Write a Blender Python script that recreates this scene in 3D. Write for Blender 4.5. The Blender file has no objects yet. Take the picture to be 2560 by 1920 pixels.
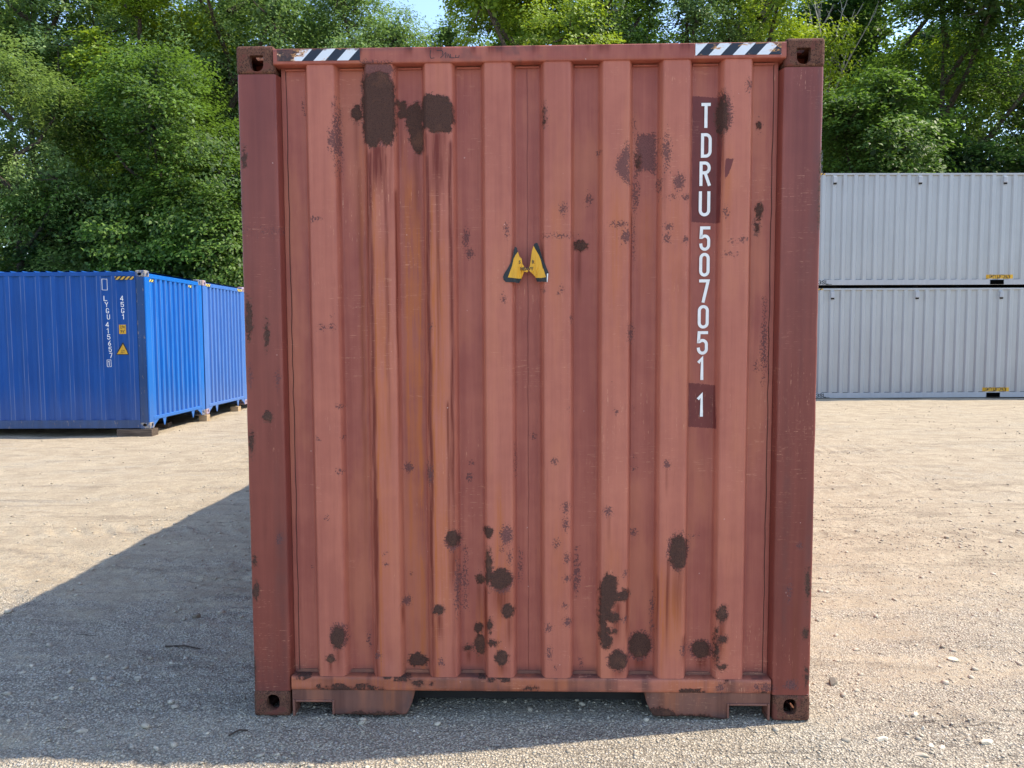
import bpy, bmesh, math, random
import numpy as np
from mathutils import Vector, Matrix, Euler

sc = bpy.context.scene
# ------------------------------------------------------------------ camera
CAM = (0.0126, -3.1519, 1.6840)
cam_d = bpy.data.cameras.new('camera')
cam = bpy.data.objects.new('camera', cam_d)
sc.collection.objects.link(cam)
cam_d.sensor_fit = 'HORIZONTAL'; cam_d.sensor_width = 36.0
cam_d.lens = 36.0 * 1850.0 / 2560.0
cam_d.clip_start = 0.05; cam_d.clip_end = 3000
_p, _y, _r = -0.06596, -0.026216, -0.0041455
_f = Vector((math.sin(_y)*math.cos(_p), math.cos(_y)*math.cos(_p), math.sin(_p)))
_rt = Vector((math.cos(_y), -math.sin(_y), 0)); _u = _rt.cross(_f)
_r2 = math.cos(_r)*_rt + math.sin(_r)*_u; _u2 = -math.sin(_r)*_rt + math.cos(_r)*_u
cam.matrix_world = Matrix.Translation(CAM) @ Matrix((_r2, _u2, -_f)).transposed().to_4x4()
sc.camera = cam

# ------------------------------------------------------------------ light
SUN_DIR = Vector((2.02, 0.36, 2.896)).normalized()       # towards the sun
SUN_EL = math.asin(SUN_DIR.z); SUN_AZ = math.atan2(SUN_DIR.x, SUN_DIR.y)
w = bpy.data.worlds.new('World'); sc.world = w; w.use_nodes = True
wn = w.node_tree; wn.nodes.clear()
sky = wn.nodes.new('ShaderNodeTexSky'); sky.sky_type = 'NISHITA'; sky.sun_disc = False
sky.sun_elevation = SUN_EL; sky.sun_rotation = SUN_AZ
sky.air_density = 1.0; sky.dust_density = 0.6; sky.ozone_density = 1.3; sky.altitude = 100
bg = wn.nodes.new('ShaderNodeBackground'); bg.inputs[1].default_value = 0.15
wo = wn.nodes.new('ShaderNodeOutputWorld')
wn.links.new(sky.outputs[0], bg.inputs[0]); wn.links.new(bg.outputs[0], wo.inputs[0])
sun_d = bpy.data.lights.new('sun', 'SUN'); sun_d.energy = 2.75; sun_d.angle = math.radians(0.53)
sun_d.color = (1.0, 0.90, 0.74)
sun = bpy.data.objects.new('sun', sun_d); sc.collection.objects.link(sun)
sun.rotation_euler = SUN_DIR.to_track_quat('Z', 'Y').to_euler()
sc.view_settings.view_transform = 'Standard'; sc.view_settings.look = 'None'
sc.view_settings.exposure = 1.42; sc.view_settings.gamma = 1.0
sc.view_settings.use_curve_mapping = False
sc.render.engine = 'CYCLES'
sc.cycles.max_bounces = 6; sc.cycles.diffuse_bounces = 3; sc.cycles.transparent_max_bounces = 4
sc.cycles.transmission_bounces = 3; sc.cycles.glossy_bounces = 2

RNG = np.random.default_rng(7); random.seed(7)
C = sc.collection
# ------------------------------------------------------------------ helpers
def tag(o, label=None, cat=None, group=None, kind=None):
    if label: o['label'] = label
    if cat: o['category'] = cat
    if group: o['group'] = group
    if kind: o['kind'] = kind
    return o
def empty(name, loc=(0,0,0), rot=(0,0,0)):
    o = bpy.data.objects.new(name, None); C.objects.link(o)
    o.location = loc; o.rotation_euler = rot; o.empty_display_size = .3
    return o
def mobj(name, V, F, mat, parent=None, smooth=False, attrs=None):
    me = bpy.data.meshes.new(name)
    V = np.asarray(V, np.float32)
    F2 = F
    if isinstance(F, np.ndarray):
        n, k = F.shape
        me.vertices.add(len(V)); me.vertices.foreach_set('co', V.ravel())
        me.loops.add(n*k); me.loops.foreach_set('vertex_index', F.ravel().astype(np.int32))
        me.polygons.add(n)
        me.polygons.foreach_set('loop_start', np.arange(0, n*k, k, dtype=np.int32))
        try: me.polygons.foreach_set('loop_total', np.full(n, k, np.int32))
        except Exception: pass
        me.update(calc_edges=True)
    else:
        me.from_pydata(V.tolist(), [], F2); me.update()
    if smooth: me.polygons.foreach_set('use_smooth', [True]*len(me.polygons))
    if attrs:
        for k, a in attrs.items():
            at = me.attributes.new(k, 'FLOAT', 'POINT'); at.data.foreach_set('value', np.asarray(a, np.float32))
    me.validate()
    if mat: me.materials.append(mat)
    o = bpy.data.objects.new(name, me); C.objects.link(o)
    if parent: o.parent = parent
    return o
def bmobj(name, bm, mat, parent=None, smooth=False):
    me = bpy.data.meshes.new(name)
    bmesh.ops.recalc_face_normals(bm, faces=bm.faces[:])
    bm.to_mesh(me); bm.free()
    if smooth: me.polygons.foreach_set('use_smooth', [True]*len(me.polygons))
    if mat: me.materials.append(mat)
    o = bpy.data.objects.new(name, me); C.objects.link(o)
    if parent: o.parent = parent
    return o
def add_box(bm, x0, x1, y0, y1, z0, z1, bev=0.0, seg=2):
    vs = [bm.verts.new((x, y, z)) for x in (x0, x1) for y in (y0, y1) for z in (z0, z1)]
    fs = [(0,1,3,2),(4,6,7,5),(0,4,5,1),(2,3,7,6),(0,2,6,4),(1,5,7,3)]
    fl = [bm.faces.new([vs[i] for i in f]) for f in fs]
    if bev > 0:
        es = list({e for f in fl for e in f.edges})
        bmesh.ops.bevel(bm, geom=es, offset=bev, segments=seg, affect='EDGES', profile=.5)
def box(name, dims, mat, parent=None, bev=0.004, seg=2):
    bm = bmesh.new(); add_box(bm, *dims, bev=bev, seg=seg)
    return bmobj(name, bm, mat, parent)
def add_prism(bm, poly, a0, a1, axis='y'):
    # poly of (u,v) extruded along axis; y: (x,z), x: (y,z), z: (x,y)
    def P(u, v, a):
        return {'y': (u, a, v), 'x': (a, u, v), 'z': (u, v, a)}[axis]
    A = [bm.verts.new(P(u, v, a0)) for u, v in poly]; B = [bm.verts.new(P(u, v, a1)) for u, v in poly]
    bm.faces.new(A); bm.faces.new(B[::-1]); n = len(poly)
    for i in range(n): bm.faces.new((A[i], B[i], B[(i+1) % n], A[(i+1) % n]))
def grid_faces(nu, nv):
    i = np.arange(nu-1)[:, None]*nv + np.arange(nv-1)[None]
    i = i.ravel(); return np.stack([i, i+nv, i+nv+1, i+1], 1)
# numpy value noise -------------------------------------------------------
def vnoise(x, y, seed=0):
    xi = np.floor(x).astype(np.int64); yi = np.floor(y).astype(np.int64)
    fx = x-xi; fy = y-yi; fx = fx*fx*(3-2*fx); fy = fy*fy*(3-2*fy)
    def h(a, b):
        n = (a*374761393 + b*668265263 + seed*1442695041) & 0x7fffffff
        n = ((n ^ (n >> 13))*1274126177) & 0x7fffffff
        return ((n ^ (n >> 16)) & 0xffff)/65535.0
    return (h(xi, yi)*(1-fx)+h(xi+1, yi)*fx)*(1-fy)+(h(xi, yi+1)*(1-fx)+h(xi+1, yi+1)*fx)*fy
def fbm(x, y, seed=0, oct=4):
    s = 0; a = .5; t = 0
    for k in range(oct):
        s = s+a*vnoise(x*2**k, y*2**k, seed+k*17); t += a; a *= .5
    return s/t
def sstep(a, b, x):
    t = np.clip((x-a)/(b-a), 0, 1); return t*t*(3-2*t)

# ------------------------------------------------------------------ node helpers
class NT:
    def __init__(s, name):
        s.m = bpy.data.materials.new(name); s.m.use_nodes = True
        s.t = s.m.node_tree; s.t.nodes.clear()
        s.out = s.t.nodes.new('ShaderNodeOutputMaterial')
        s.co = s.n('ShaderNodeTexCoord').outputs['Object']
    def n(s, ty, **kw):
        nd = s.t.nodes.new(ty)
        for k, v in kw.items(): setattr(nd, k, v)
        return nd
    def lk(s, a, b): s.t.links.new(a, b)
    def setin(s, sock, v):
        if isinstance(v, bpy.types.NodeSocket): s.lk(v, sock)
        else: sock.default_value = v
    def scale(s, v, src=None):
        m = s.n('ShaderNodeVectorMath', operation='MULTIPLY'); s.lk(src or s.co, m.inputs[0]); m.inputs[1].default_value = v
        return m.outputs[0]
    def noise(s, sc_, det=4, rough=.55, vec=None, dist=0):
        nd = s.n('ShaderNodeTexNoise'); nd.inputs['Scale'].default_value = sc_; nd.inputs['Detail'].default_value = det
        nd.inputs['Roughness'].default_value = rough; nd.inputs['Distortion'].default_value = dist
        s.lk(vec or s.co, nd.inputs['Vector']); return nd.outputs['Fac']
    def vor(s, sc_, vec=None, feature='F1', out='Distance', rnd=1.0):
        nd = s.n('ShaderNodeTexVoronoi', feature=feature); nd.inputs['Scale'].default_value = sc_
        nd.inputs['Randomness'].default_value = rnd
        s.lk(vec or s.co, nd.inputs['Vector']); return nd.outputs[out]
    def math(s, op, a, b=0.0, c=0.0, clamp=False):
        nd = s.n('ShaderNodeMath', operation=op); nd.use_clamp = clamp
        s.setin(nd.inputs[0], a); s.setin(nd.inputs[1], b)
        if op in ('MULTIPLY_ADD',): s.setin(nd.inputs[2], c)
        return nd.outputs[0]
    def ss(s, a, b, v):
        nd = s.n('ShaderNodeMapRange', interpolation_type='SMOOTHSTEP')
        nd.inputs['From Min'].default_value = a; nd.inputs['From Max'].default_value = b
        s.setin(nd.inputs['Value'], v); return nd.outputs[0]
    def mix(s, f, a, b, mode='MIX'):
        nd = s.n('ShaderNodeMix', data_type='RGBA', blend_type=mode)
        s.setin(nd.inputs[0], f)
        for i, v in ((6, a), (7, b)):
            if isinstance(v, (tuple, list)): v = tuple(v)+((1,) if len(v) == 3 else ())
            s.setin(nd.inputs[i], v)
        return nd.outputs[2]
    def attr(s, nm):
        nd = s.n('ShaderNodeAttribute'); nd.attribute_name = nm; return nd.outputs['Fac']
    def bump(s, h, strength=.3, dist=.01, nrm=None):
        nd = s.n('ShaderNodeBump'); nd.inputs['Strength'].default_value = strength; nd.inputs['Distance'].default_value = dist
        s.lk(h, nd.inputs['Height'])
        if nrm is not None: s.lk(nrm, nd.inputs['Normal'])
        return nd.outputs[0]
    def bsdf(s, col, rough=.6, nrm=None, metal=0.0, spec=.4):
        b = s.n('ShaderNodeBsdfPrincipled')
        if isinstance(col, (tuple, list)): col = tuple(col)+((1,) if len(col) == 3 else ())
        s.setin(b.inputs['Base Color'], col); s.setin(b.inputs['Roughness'], rough)
        b.inputs['Metallic'].default_value = metal; b.inputs['Specular IOR Level'].default_value = spec
        if nrm is not None: s.lk(nrm, b.inputs['Normal'])
        return b
    def done(s, b): s.lk(b.outputs[0], s.out.inputs[0]); return s.m

def simple(name, col, rough=.6, var=.12, nscale=8, spec=.4, bump=0.0):
    t = NT(name); n = t.noise(nscale, 5)
    lo = tuple(c*(1-var*2) for c in col); hi = tuple(min(c*(1+var), 1) for c in col)
    c = t.mix(t.ss(.25, .75, n), lo, hi)
    return t.done(t.bsdf(c, rough, t.bump(t.noise(nscale*12, 3), bump, .004) if bump else None, spec=spec))

# rusted painted steel that reads the wear fields stored on the mesh
RUST_D = (.020, .009, .007); RUST_L = (.085, .038, .026); RUST_O = (.30, .10, .035)
def painted_steel(name, base, chalk_lit, stain=(.150, .020, .009), orange=(.44, .120, .030), repaint=(.145, .030, .025),
                  rust_edge=0.0, rough=.55, speck=1.0, streaky=.5, ochre=.35):
    t = NT(name)
    st = t.noise(1.0, 5, .6, t.scale((38, 38, 1.3)))          # vertical streaks
    st2 = t.noise(1.0, 4, .6, t.scale((120, 120, 5)))
    big = t.noise(2.6, 4)
    mid = t.noise(14, 6)
    fine = t.noise(130, 4, .6)
    vfine = t.noise(420, 2, .5)
    f = t.math('ADD', t.math('MULTIPLY', st, streaky), t.math('MULTIPLY', big, 1-streaky))
    f = t.math('ADD', t.math('MULTIPLY', f, .8), t.math('MULTIPLY', mid, .2))
    col = t.mix(t.math('ADD', t.math('MULTIPLY', t.ss(.36, .64, f), .45), t.math('MULTIPLY', t.attr('chalk_lit'), .55)), base, chalk_lit)
    col = t.mix(t.math('MULTIPLY', t.ss(.55, .75, st2), .16), col, stain)
    och = t.ss(.50, .66, t.noise(1.0, 4, .6, t.scale((5, 5, 1.1))))
    col = t.mix(t.math('MULTIPLY', och, ochre), col, (.50, .170, .085))
    # washes of orange and dark red run-off
    wash = t.math('MULTIPLY', t.attr('wash'), t.ss(.36, .56, t.math('ADD', t.math('MULTIPLY', st2, .65), t.math('ADD', t.math('MULTIPLY', st, .15), t.math('MULTIPLY', mid, .2)))))
    col = t.mix(t.math('MULTIPLY', wash, .9, clamp=True), col, orange)
    drip = t.math('MULTIPLY', t.attr('drip'), t.math('ADD', .75, t.math('MULTIPLY', .55, t.ss(.36, .60, t.math('ADD', t.math('MULTIPLY', st2, .7), t.math('MULTIPLY', st, .3))))))
    col = t.mix(t.math('MULTIPLY', drip, .95, clamp=True), col, stain)
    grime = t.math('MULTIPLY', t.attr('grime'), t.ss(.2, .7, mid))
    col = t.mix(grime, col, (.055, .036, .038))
    # repainted rectangles under the lettering
    rp = t.math('ADD', t.attr('repaint'), t.math('MULTIPLY', t.math('SUBTRACT', t.noise(1.0, 3, .6, t.scale((260, 260, 20))), .5), .22))
    rpm = t.ss(.48, .52, rp)
    col = t.mix(rpm, col, t.mix(t.ss(.4, .6, mid), repaint, tuple(c*1.12 for c in repaint)))
    # thin scratches to primer, mostly sideways
    sv = t.noise(1.0, 5, .7, t.scale((9, 9, 260)), .35)
    scr = t.math('MULTIPLY', t.ss(.575, .62, sv), t.math('MAXIMUM', t.attr('scuff'), t.math('MULTIPLY', .75, t.ss(.54, .60, t.noise(2.3, 3)))))
    svv = t.noise(1.0, 5, .7, t.scale((240, 240, 9)), .35)
    scr = t.math('MAXIMUM', scr, t.math('MULTIPLY', t.ss(.60, .64, svv), t.ss(.55, .62, t.noise(1.9, 3))))
    scr = t.math('MULTIPLY', scr, t.ss(.45, .6, t.noise(60, 3)))
    col = t.mix(t.math('MULTIPLY', scr, .6), col, (.72, .36, .22))
    # pale chips
    ch = t.math('MULTIPLY', t.math('LESS_THAN', t.vor(16), .045), t.math('GREATER_THAN', t.vor(16, out='Color'), .72))
    ch = t.math('MULTIPLY', ch, t.ss(.45, .55, vfine))
    col = t.mix(t.math('MULTIPLY', ch, .8*speck), col, (.75, .55, .48))
    # faint speckled corrosion
    fa = t.math('ADD', t.attr('faint'), t.math('ADD', t.math('MULTIPLY', t.math('SUBTRACT', fine, .5), 1.5),
                                               t.math('MULTIPLY', t.math('SUBTRACT', mid, .5), .35)))
    fam = t.math('MULTIPLY', t.ss(.48, .62, fa), t.ss(.02, .2, t.attr('faint')))
    col = t.mix(t.math('MULTIPLY', fam, .82), col, t.mix(t.ss(.4, .6, vfine), (.060, .030, .034), (.16, .070, .066)))
    # random small rust freckles
    fr = t.math('ADD', t.math('SUBTRACT', t.math('MULTIPLY', t.ss(.50, .72, t.noise(1.7, 3)), .035), t.vor(13)), t.math('MULTIPLY', fine, .02))
    frm = t.math('MULTIPLY', t.ss(0, .012, fr), speck)
    col = t.mix(t.math('MULTIPLY', frm, .8), col, (.10, .035, .025))
    # scabs of heavy rust
    sca = t.math('ADD', t.attr('scab'), t.math('ADD', t.math('MULTIPLY', t.math('SUBTRACT', t.noise(34, 7, .75), .5), .95),
                                              t.math('MULTIPLY', t.math('SUBTRACT', fine, .5), .35)))
    if rust_edge: sca = t.math('ADD', sca, rust_edge)
    if not rust_edge:
        pit = t.math('ADD', t.math('MULTIPLY', t.attr('scab'), 1.15), t.math('MULTIPLY', t.math('SUBTRACT', t.noise(95, 4, .7), .5), 1.9))
        pm = t.math('MULTIPLY', t.ss(.50, .60, pit), t.ss(.06, .30, t.attr('scab')))
        col = t.mix(t.math('MULTIPLY', pm, .75), col, (.085, .036, .026))
    scm = t.math('MULTIPLY', t.ss(.455, .525, sca), t.ss(.02, .12, t.attr('scab')) if not rust_edge else 1.0)
    halo = t.math('MULTIPLY', t.ss(.30, .5, sca), t.ss(.02, .12, t.attr('scab')) if not rust_edge else 1.0)
    col = t.mix(t.math('MULTIPLY', halo, .5), col, (.17, .045, .028))
    grain = t.math('ADD', t.math('MULTIPLY', t.vor(230), .9), t.math('MULTIPLY', vfine, .5))
    col = t.mix(scm, col, t.mix(t.ss(.30, .70, grain), RUST_D, t.mix(t.ss(.55, .7, mid), RUST_L, (.130, .056, .034))))
    hgt = t.math('ADD', t.math('MULTIPLY', scm, t.math('ADD', .45, t.math('MULTIPLY', grain, .8))), t.math('MULTIPLY', t.math('ADD', fine, mid), .08))
    hgt = t.math('ADD', hgt, t.math('MULTIPLY', fam, -.25))
    rgh = t.math('ADD', rough, t.math('MULTIPLY', t.math('MAXIMUM', scm, fam), .35), clamp=True)
    return t.done(t.bsdf(col, rgh, t.bump(hgt, .75, .004), spec=.35))
# ------------------------------------------------------------------ wear fields of the red container's near end
ELL=[('s',-0.726,2.626,0.0186,0.0309),('s',-1.198,2.433,0.0093,0.0309),('f',-0.805,2.524,0.0161,0.1237),('f',-0.827,2.507,0.0136,0.0371),('f',-0.264,2.105,0.0155,0.034),('f',-0.249,2.035,0.0173,0.0173),('f',-0.089,2.128,0.0099,0.0247),('f',-0.951,2.647,0.0049,0.0155),('f',-0.904,2.178,0.0155,0.0049),('s',0.069,2.598,0.0049,0.0198),('s',0.219,2.062,0.0235,0.0198),('s',0.809,2.589,0.0167,0.0711),('s',0.465,2.414,0.0099,0.0247),('s',0.976,2.199,0.0136,0.0278),('s',0.971,2.138,0.0093,0.0247),('s',0.972,2.558,0.0049,0.0124),('f',0.579,2.444,0.0173,0.0711),('f',0.457,2.276,0.0161,0.0588),('f',0.551,2.311,0.0068,0.026),('f',0.631,2.319,0.0235,0.0383),('f',0.601,2.26,0.0173,0.0087),('f',0.661,2.254,0.0155,0.0155),('f',0.258,2.26,0.0161,0.0223),('f',0.149,2.216,0.0124,0.026),('f',0.827,2.193,0.0099,0.0186),('f',0.914,2.71,0.008,0.0198),('f',0.904,2.079,0.0111,0.0062),('f',0.853,2.073,0.0062,0.0062),('f',0.385,2.146,0.0322,0.0124),('f',0.41,2.094,0.0198,0.0297),('f',0.588,2.135,0.0161,0.0161),('f',0.585,2.087,0.0161,0.0223),('f',0.131,2.102,0.0445,0.0087),('f',0.66,2.08,0.0093,0.0093),('f',0.449,2.57,0.0049,0.0155),('f',0.818,2.596,0.0309,0.0742),('f',0.3,2.449,0.0087,0.0087),('f',0.449,2.069,0.0049,0.0619),('s',-1.196,1.761,0.0124,0.0649),('s',-1.2,1.724,0.0093,0.0371),('s',-1.122,1.687,0.0087,0.0383),('s',-1.123,1.718,0.0062,0.0087),('s',-1.126,1.337,0.0186,0.0204),('s',-1.2,1.224,0.0087,0.0371),('f',-0.88,1.72,0.0124,0.0093),('f',-0.84,1.721,0.0124,0.0105),('f',-0.839,1.77,0.0037,0.0037),('f',-0.417,1.715,0.0049,0.0136),('f',-0.909,1.243,0.0056,0.0074),('f',-0.815,1.381,0.0074,0.0049),('f',-0.807,1.243,0.0037,0.0037),('f',-0.818,1.098,0.0087,0.0062),('f',-0.526,1.106,0.0198,0.0198),('f',-0.429,1.085,0.0155,0.0433),('f',-0.257,1.064,0.0161,0.0173),('f',-0.245,1.129,0.0074,0.0049),('f',-0.106,1.839,0.0087,0.0148),('f',-0.057,1.147,0.0031,0.0309),('f',-0.249,2.033,0.0161,0.0198),('f',0.022,1.244,0.0093,0.0093),('f',-1.079,1.5,0.0093,0.0309),('f',-1.198,1.519,0.0062,0.0309),('f',0.436,1.687,0.0136,0.034),('f',0.978,1.543,0.0074,0.0136),('f',0.591,1.13,0.0124,0.0148),('f',0.111,1.142,0.0111,0.0111),('f',0.021,1.246,0.0105,0.0105),('f',0.452,1.154,0.0074,0.0074),('f',0.46,1.106,0.0056,0.0037),('f',0.171,1.368,0.0049,0.0049),('f',0.374,1.357,0.0062,0.0062),('f',0.454,1.371,0.0062,0.0049),('f',0.141,1.877,0.0062,0.0087),('f',0.126,1.86,0.0049,0.0049),('f',0.067,1.874,0.0037,0.0062),('f',1.007,1.653,0.0087,0.1484),('f',0.18,1.755,0.0049,0.0093),('f',0.851,2.02,0.0173,0.0062),('s',-0.841,0.36,0.0282,0.046),('s',-0.876,0.264,0.0163,0.0163),('s',-0.493,0.243,0.0408,0.0282),('s',-0.396,0.487,0.0223,0.0178),('s',-0.33,0.802,0.0238,0.0297),('s',-0.177,0.833,0.0163,0.0193),('s',-0.174,0.672,0.0148,0.0631),('s',-0.122,0.626,0.0445,0.0431),('s',-0.215,0.616,0.0148,0.0193),('s',-0.092,0.484,0.0252,0.0267),('s',-0.225,0.391,0.0163,0.0163),('s',-0.218,0.32,0.0208,0.0401),('s',-0.171,0.417,0.0104,0.0208),('s',-0.157,0.34,0.0163,0.0119),('s',-0.268,0.297,0.0163,0.0104),('s',-0.12,0.274,0.0267,0.0297),('s',-1.198,0.567,0.0104,0.0297),('s',-1.218,0.19,0.0059,0.0445),('s',-1.201,0.699,0.0059,0.0148),('f',-0.312,0.587,0.0119,0.1039),('f',-0.282,0.618,0.0097,0.1113),('f',-0.54,0.515,0.0193,0.0238),('f',-0.098,0.818,0.0267,0.0416),('f',-0.083,0.719,0.0097,0.0238),('f',-0.117,0.757,0.0089,0.0104),('f',-0.387,0.252,0.0104,0.0148),('f',-0.039,0.674,0.0074,0.0341),('f',-0.709,0.34,0.0074,0.0193),('f',-0.666,0.273,0.0104,0.0134),('f',-0.837,0.366,0.0386,0.0594),('f',-0.118,0.619,0.0557,0.0557),('f',-0.33,0.794,0.0371,0.0445),('f',-1.088,0.8,0.0134,0.0223),('f',-0.882,0.892,0.0074,0.0104),('f',-0.626,0.736,0.0067,0.0067),('f',-0.625,0.69,0.0059,0.0059),('f',-0.519,0.633,0.0059,0.0089),('f',-0.967,0.666,0.0059,0.0045),('s',0.646,0.748,0.0371,0.0713),('s',0.413,0.556,0.0223,0.0238),('s',0.364,0.459,0.0245,0.0223),('s',0.342,0.397,0.0148,0.0134),('s',0.386,0.266,0.0371,0.0408),('s',0.488,0.317,0.0445,0.0564),('s',0.836,0.474,0.0223,0.0334),('s',0.84,0.363,0.0156,0.0126),('s',0.816,0.331,0.0045,0.0431),('s',0.84,0.238,0.0148,0.0134),('s',0.755,0.299,0.0386,0.0341),('s',1.198,0.61,0.0074,0.0445),('s',1.193,0.395,0.0119,0.0193),('s',1.203,0.202,0.0059,0.0297),('s',0.368,0.397,0.0089,0.0074),('f',0.161,0.944,0.0163,0.0245),('f',0.161,0.868,0.0141,0.0238),('f',0.118,0.781,0.0126,0.0178),('f',0.165,0.716,0.0126,0.0208),('f',0.165,0.631,0.0126,0.0126),('f',0.169,0.435,0.0178,0.0208),('f',0.085,0.411,0.0126,0.0163),('f',0.089,0.294,0.0097,0.0252),('f',0.155,0.51,0.0104,0.0104),('f',0.116,0.232,0.0089,0.0104),('f',0.209,0.644,0.0104,0.0742),('f',0.342,0.924,0.0178,0.02),('f',0.458,0.823,0.0148,0.0148),('f',0.415,0.452,0.0104,0.0134),('f',0.417,0.652,0.0089,0.0104),('f',0.673,0.314,0.0134,0.0238),('f',0.54,0.497,0.0067,0.0312),('f',0.541,0.404,0.0067,0.0163),('f',0.646,0.748,0.049,0.0831),('f',0.488,0.317,0.0579,0.0683),('f',0.755,0.299,0.0505,0.0445),('f',0.388,0.266,0.049,0.049),('f',0.726,0.81,0.0119,0.0045),('f',0.225,0.236,0.0059,0.0104),('f',1.137,0.163,0.0297,0.0223),('f',1.023,0.148,0.052,0.0163),('f',1.121,0.579,0.0067,0.0371),('f',1.161,0.776,0.0119,0.0119),('f',0.83,0.152,0.0148,0.0223)]
POLY=[('s',[(-0.698,2.758),(-0.657,2.772),(-0.627,2.786),(-0.584,2.774),(-0.564,2.735),(-0.561,2.66),(-0.563,2.528),(-0.577,2.486),(-0.601,2.493),(-0.619,2.51),(-0.638,2.481),(-0.662,2.475),(-0.693,2.505),(-0.7,2.638)]),('f',[(-0.7,2.832),(-0.562,2.817),(-0.561,2.66),(-0.56,2.528),(-0.577,2.48),(-0.694,2.493),(-0.703,2.638)]),('s',[(-0.444,2.683),(-0.392,2.686),(-0.337,2.676),(-0.316,2.638),(-0.314,2.59),(-0.33,2.537),(-0.393,2.535),(-0.442,2.554),(-0.451,2.611)]),('s',[(-0.512,2.647),(-0.471,2.668),(-0.453,2.647),(-0.448,2.575),(-0.444,2.466),(-0.462,2.451),(-0.498,2.491),(-0.504,2.539),(-0.515,2.581)]),('s',[(-0.548,2.675),(-0.518,2.668),(-0.515,2.611),(-0.543,2.609)]),('f',[(0.363,2.399),(0.39,2.446),(0.416,2.493),(0.426,2.434),(0.426,2.309),(0.402,2.322),(0.366,2.369)]),('f',[(0.458,2.529),(0.54,2.528),(0.545,2.353),(0.517,2.372),(0.481,2.378),(0.457,2.342),(0.45,2.409)]),('r',[(0.69,2.682),(0.811,2.672),(0.807,2.152),(0.693,2.16)]),('r',[(0.688,1.477),(0.8,1.466),(0.806,1.278),(0.688,1.286)]),('r',[(0.821,2.412),(0.856,2.412),(0.834,2.347),(0.819,2.321)]),('s',[(0.315,0.605),(0.337,0.651),(0.375,0.636),(0.383,0.567),(0.394,0.536),(0.368,0.529),(0.353,0.482),(0.338,0.451),(0.331,0.413),(0.361,0.359),(0.354,0.328),(0.324,0.316),(0.311,0.355),(0.308,0.48)]),('s',[(0.332,0.046),(0.385,0.062),(0.452,0.016),(0.498,0.012),(0.544,0.041),(0.605,0.037),(0.628,0.025),(0.628,0.006),(0.283,-0.018),(0.291,0.002)])]
DRIP=[(-0.631,2.487,2.235,0.0495,1.0),(-0.577,2.486,2.084,0.0124,0.5),(-0.677,2.481,1.404,0.0087,0.9),(-0.381,2.538,2.203,0.0495,0.95),(-0.424,2.538,0.892,0.0087,0.8),(-0.732,2.602,2.335,0.0124,0.5),(-0.474,2.466,2.088,0.0186,0.5),(-0.543,2.612,2.334,0.0124,0.5),(-0.804,2.409,2.091,0.0074,0.4),(0.219,2.047,1.776,0.0124,0.7),(0.57,2.379,2.075,0.0074,0.5),(0.813,2.53,2.252,0.0087,0.5),(0.436,1.668,1.531,0.0049,0.9),(0.219,2.051,1.799,0.0074,0.9),(0.591,1.124,0.973,0.0062,0.5),(-0.876,0.256,0.193,0.0104,0.8),(-0.842,0.319,0.193,0.0223,0.5),(-0.392,0.47,0.33,0.0193,0.8),(-0.325,0.764,0.447,0.0193,0.8),(-0.22,0.595,0.446,0.0104,0.6),(-0.189,0.587,0.201,0.0104,0.8),(-0.122,0.588,0.433,0.0445,0.8),(-0.088,0.457,0.293,0.0178,0.6),(-0.268,0.288,0.224,0.0134,0.8),(-0.218,0.28,0.193,0.0223,0.6),(-0.12,0.246,0.199,0.0297,0.6),(-0.658,0.985,0.281,0.0067,0.9),(-0.556,0.499,0.389,0.0074,0.6),(-0.368,-0.167,-0.263,0.0059,0.4),(0.383,0.529,0.297,0.0297,0.8),(0.424,0.56,0.297,0.0119,0.8),(0.388,0.227,0.195,0.0371,0.6),(0.489,0.262,0.183,0.0371,0.9),(0.763,0.268,0.193,0.0334,0.9),(0.833,0.454,0.215,0.0193,0.8),(0.647,0.683,0.376,0.0371,0.5),(0.558,0.638,0.278,0.0059,0.6),(0.344,0.911,0.743,0.0074,0.4),(0.673,0.376,0.213,0.0148,0.6),(0.54,0.482,0.278,0.0059,0.6)]
WASH=[(-0.499,2.454,0.502,0.0371,0.9),(-0.619,2.144,0.388,0.0433,0.6),(-0.378,2.233,0.39,0.0433,0.75),(-0.528,2.612,2.15,0.0186,0.5),(-0.714,2.59,0.501,0.0161,0.6),(0.372,2.352,1.406,0.0433,0.6),(0.499,2.36,1.651,0.0433,0.35),(0.618,2.373,1.405,0.0433,0.35),(0.118,2.342,1.53,0.0371,0.4),(0.832,2.512,1.953,0.0247,0.6),(0.591,0.737,0.205,0.0104,1.0),(0.628,0.683,0.197,0.0445,0.9),(0.553,0.823,0.199,0.0223,0.5),(0.489,0.278,0.183,0.0445,0.6),(0.847,0.47,0.207,0.0371,0.6),(0.134,0.986,0.217,0.0445,0.35),(0.366,0.873,0.529,0.0371,0.4),(-0.363,1.061,0.197,0.0445,0.7),(-0.212,0.587,0.193,0.052,0.7),(-0.109,0.833,0.215,0.052,0.6),(-0.619,1.061,0.211,0.0371,0.35),(-0.487,1.052,0.191,0.0371,0.4)]
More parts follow.
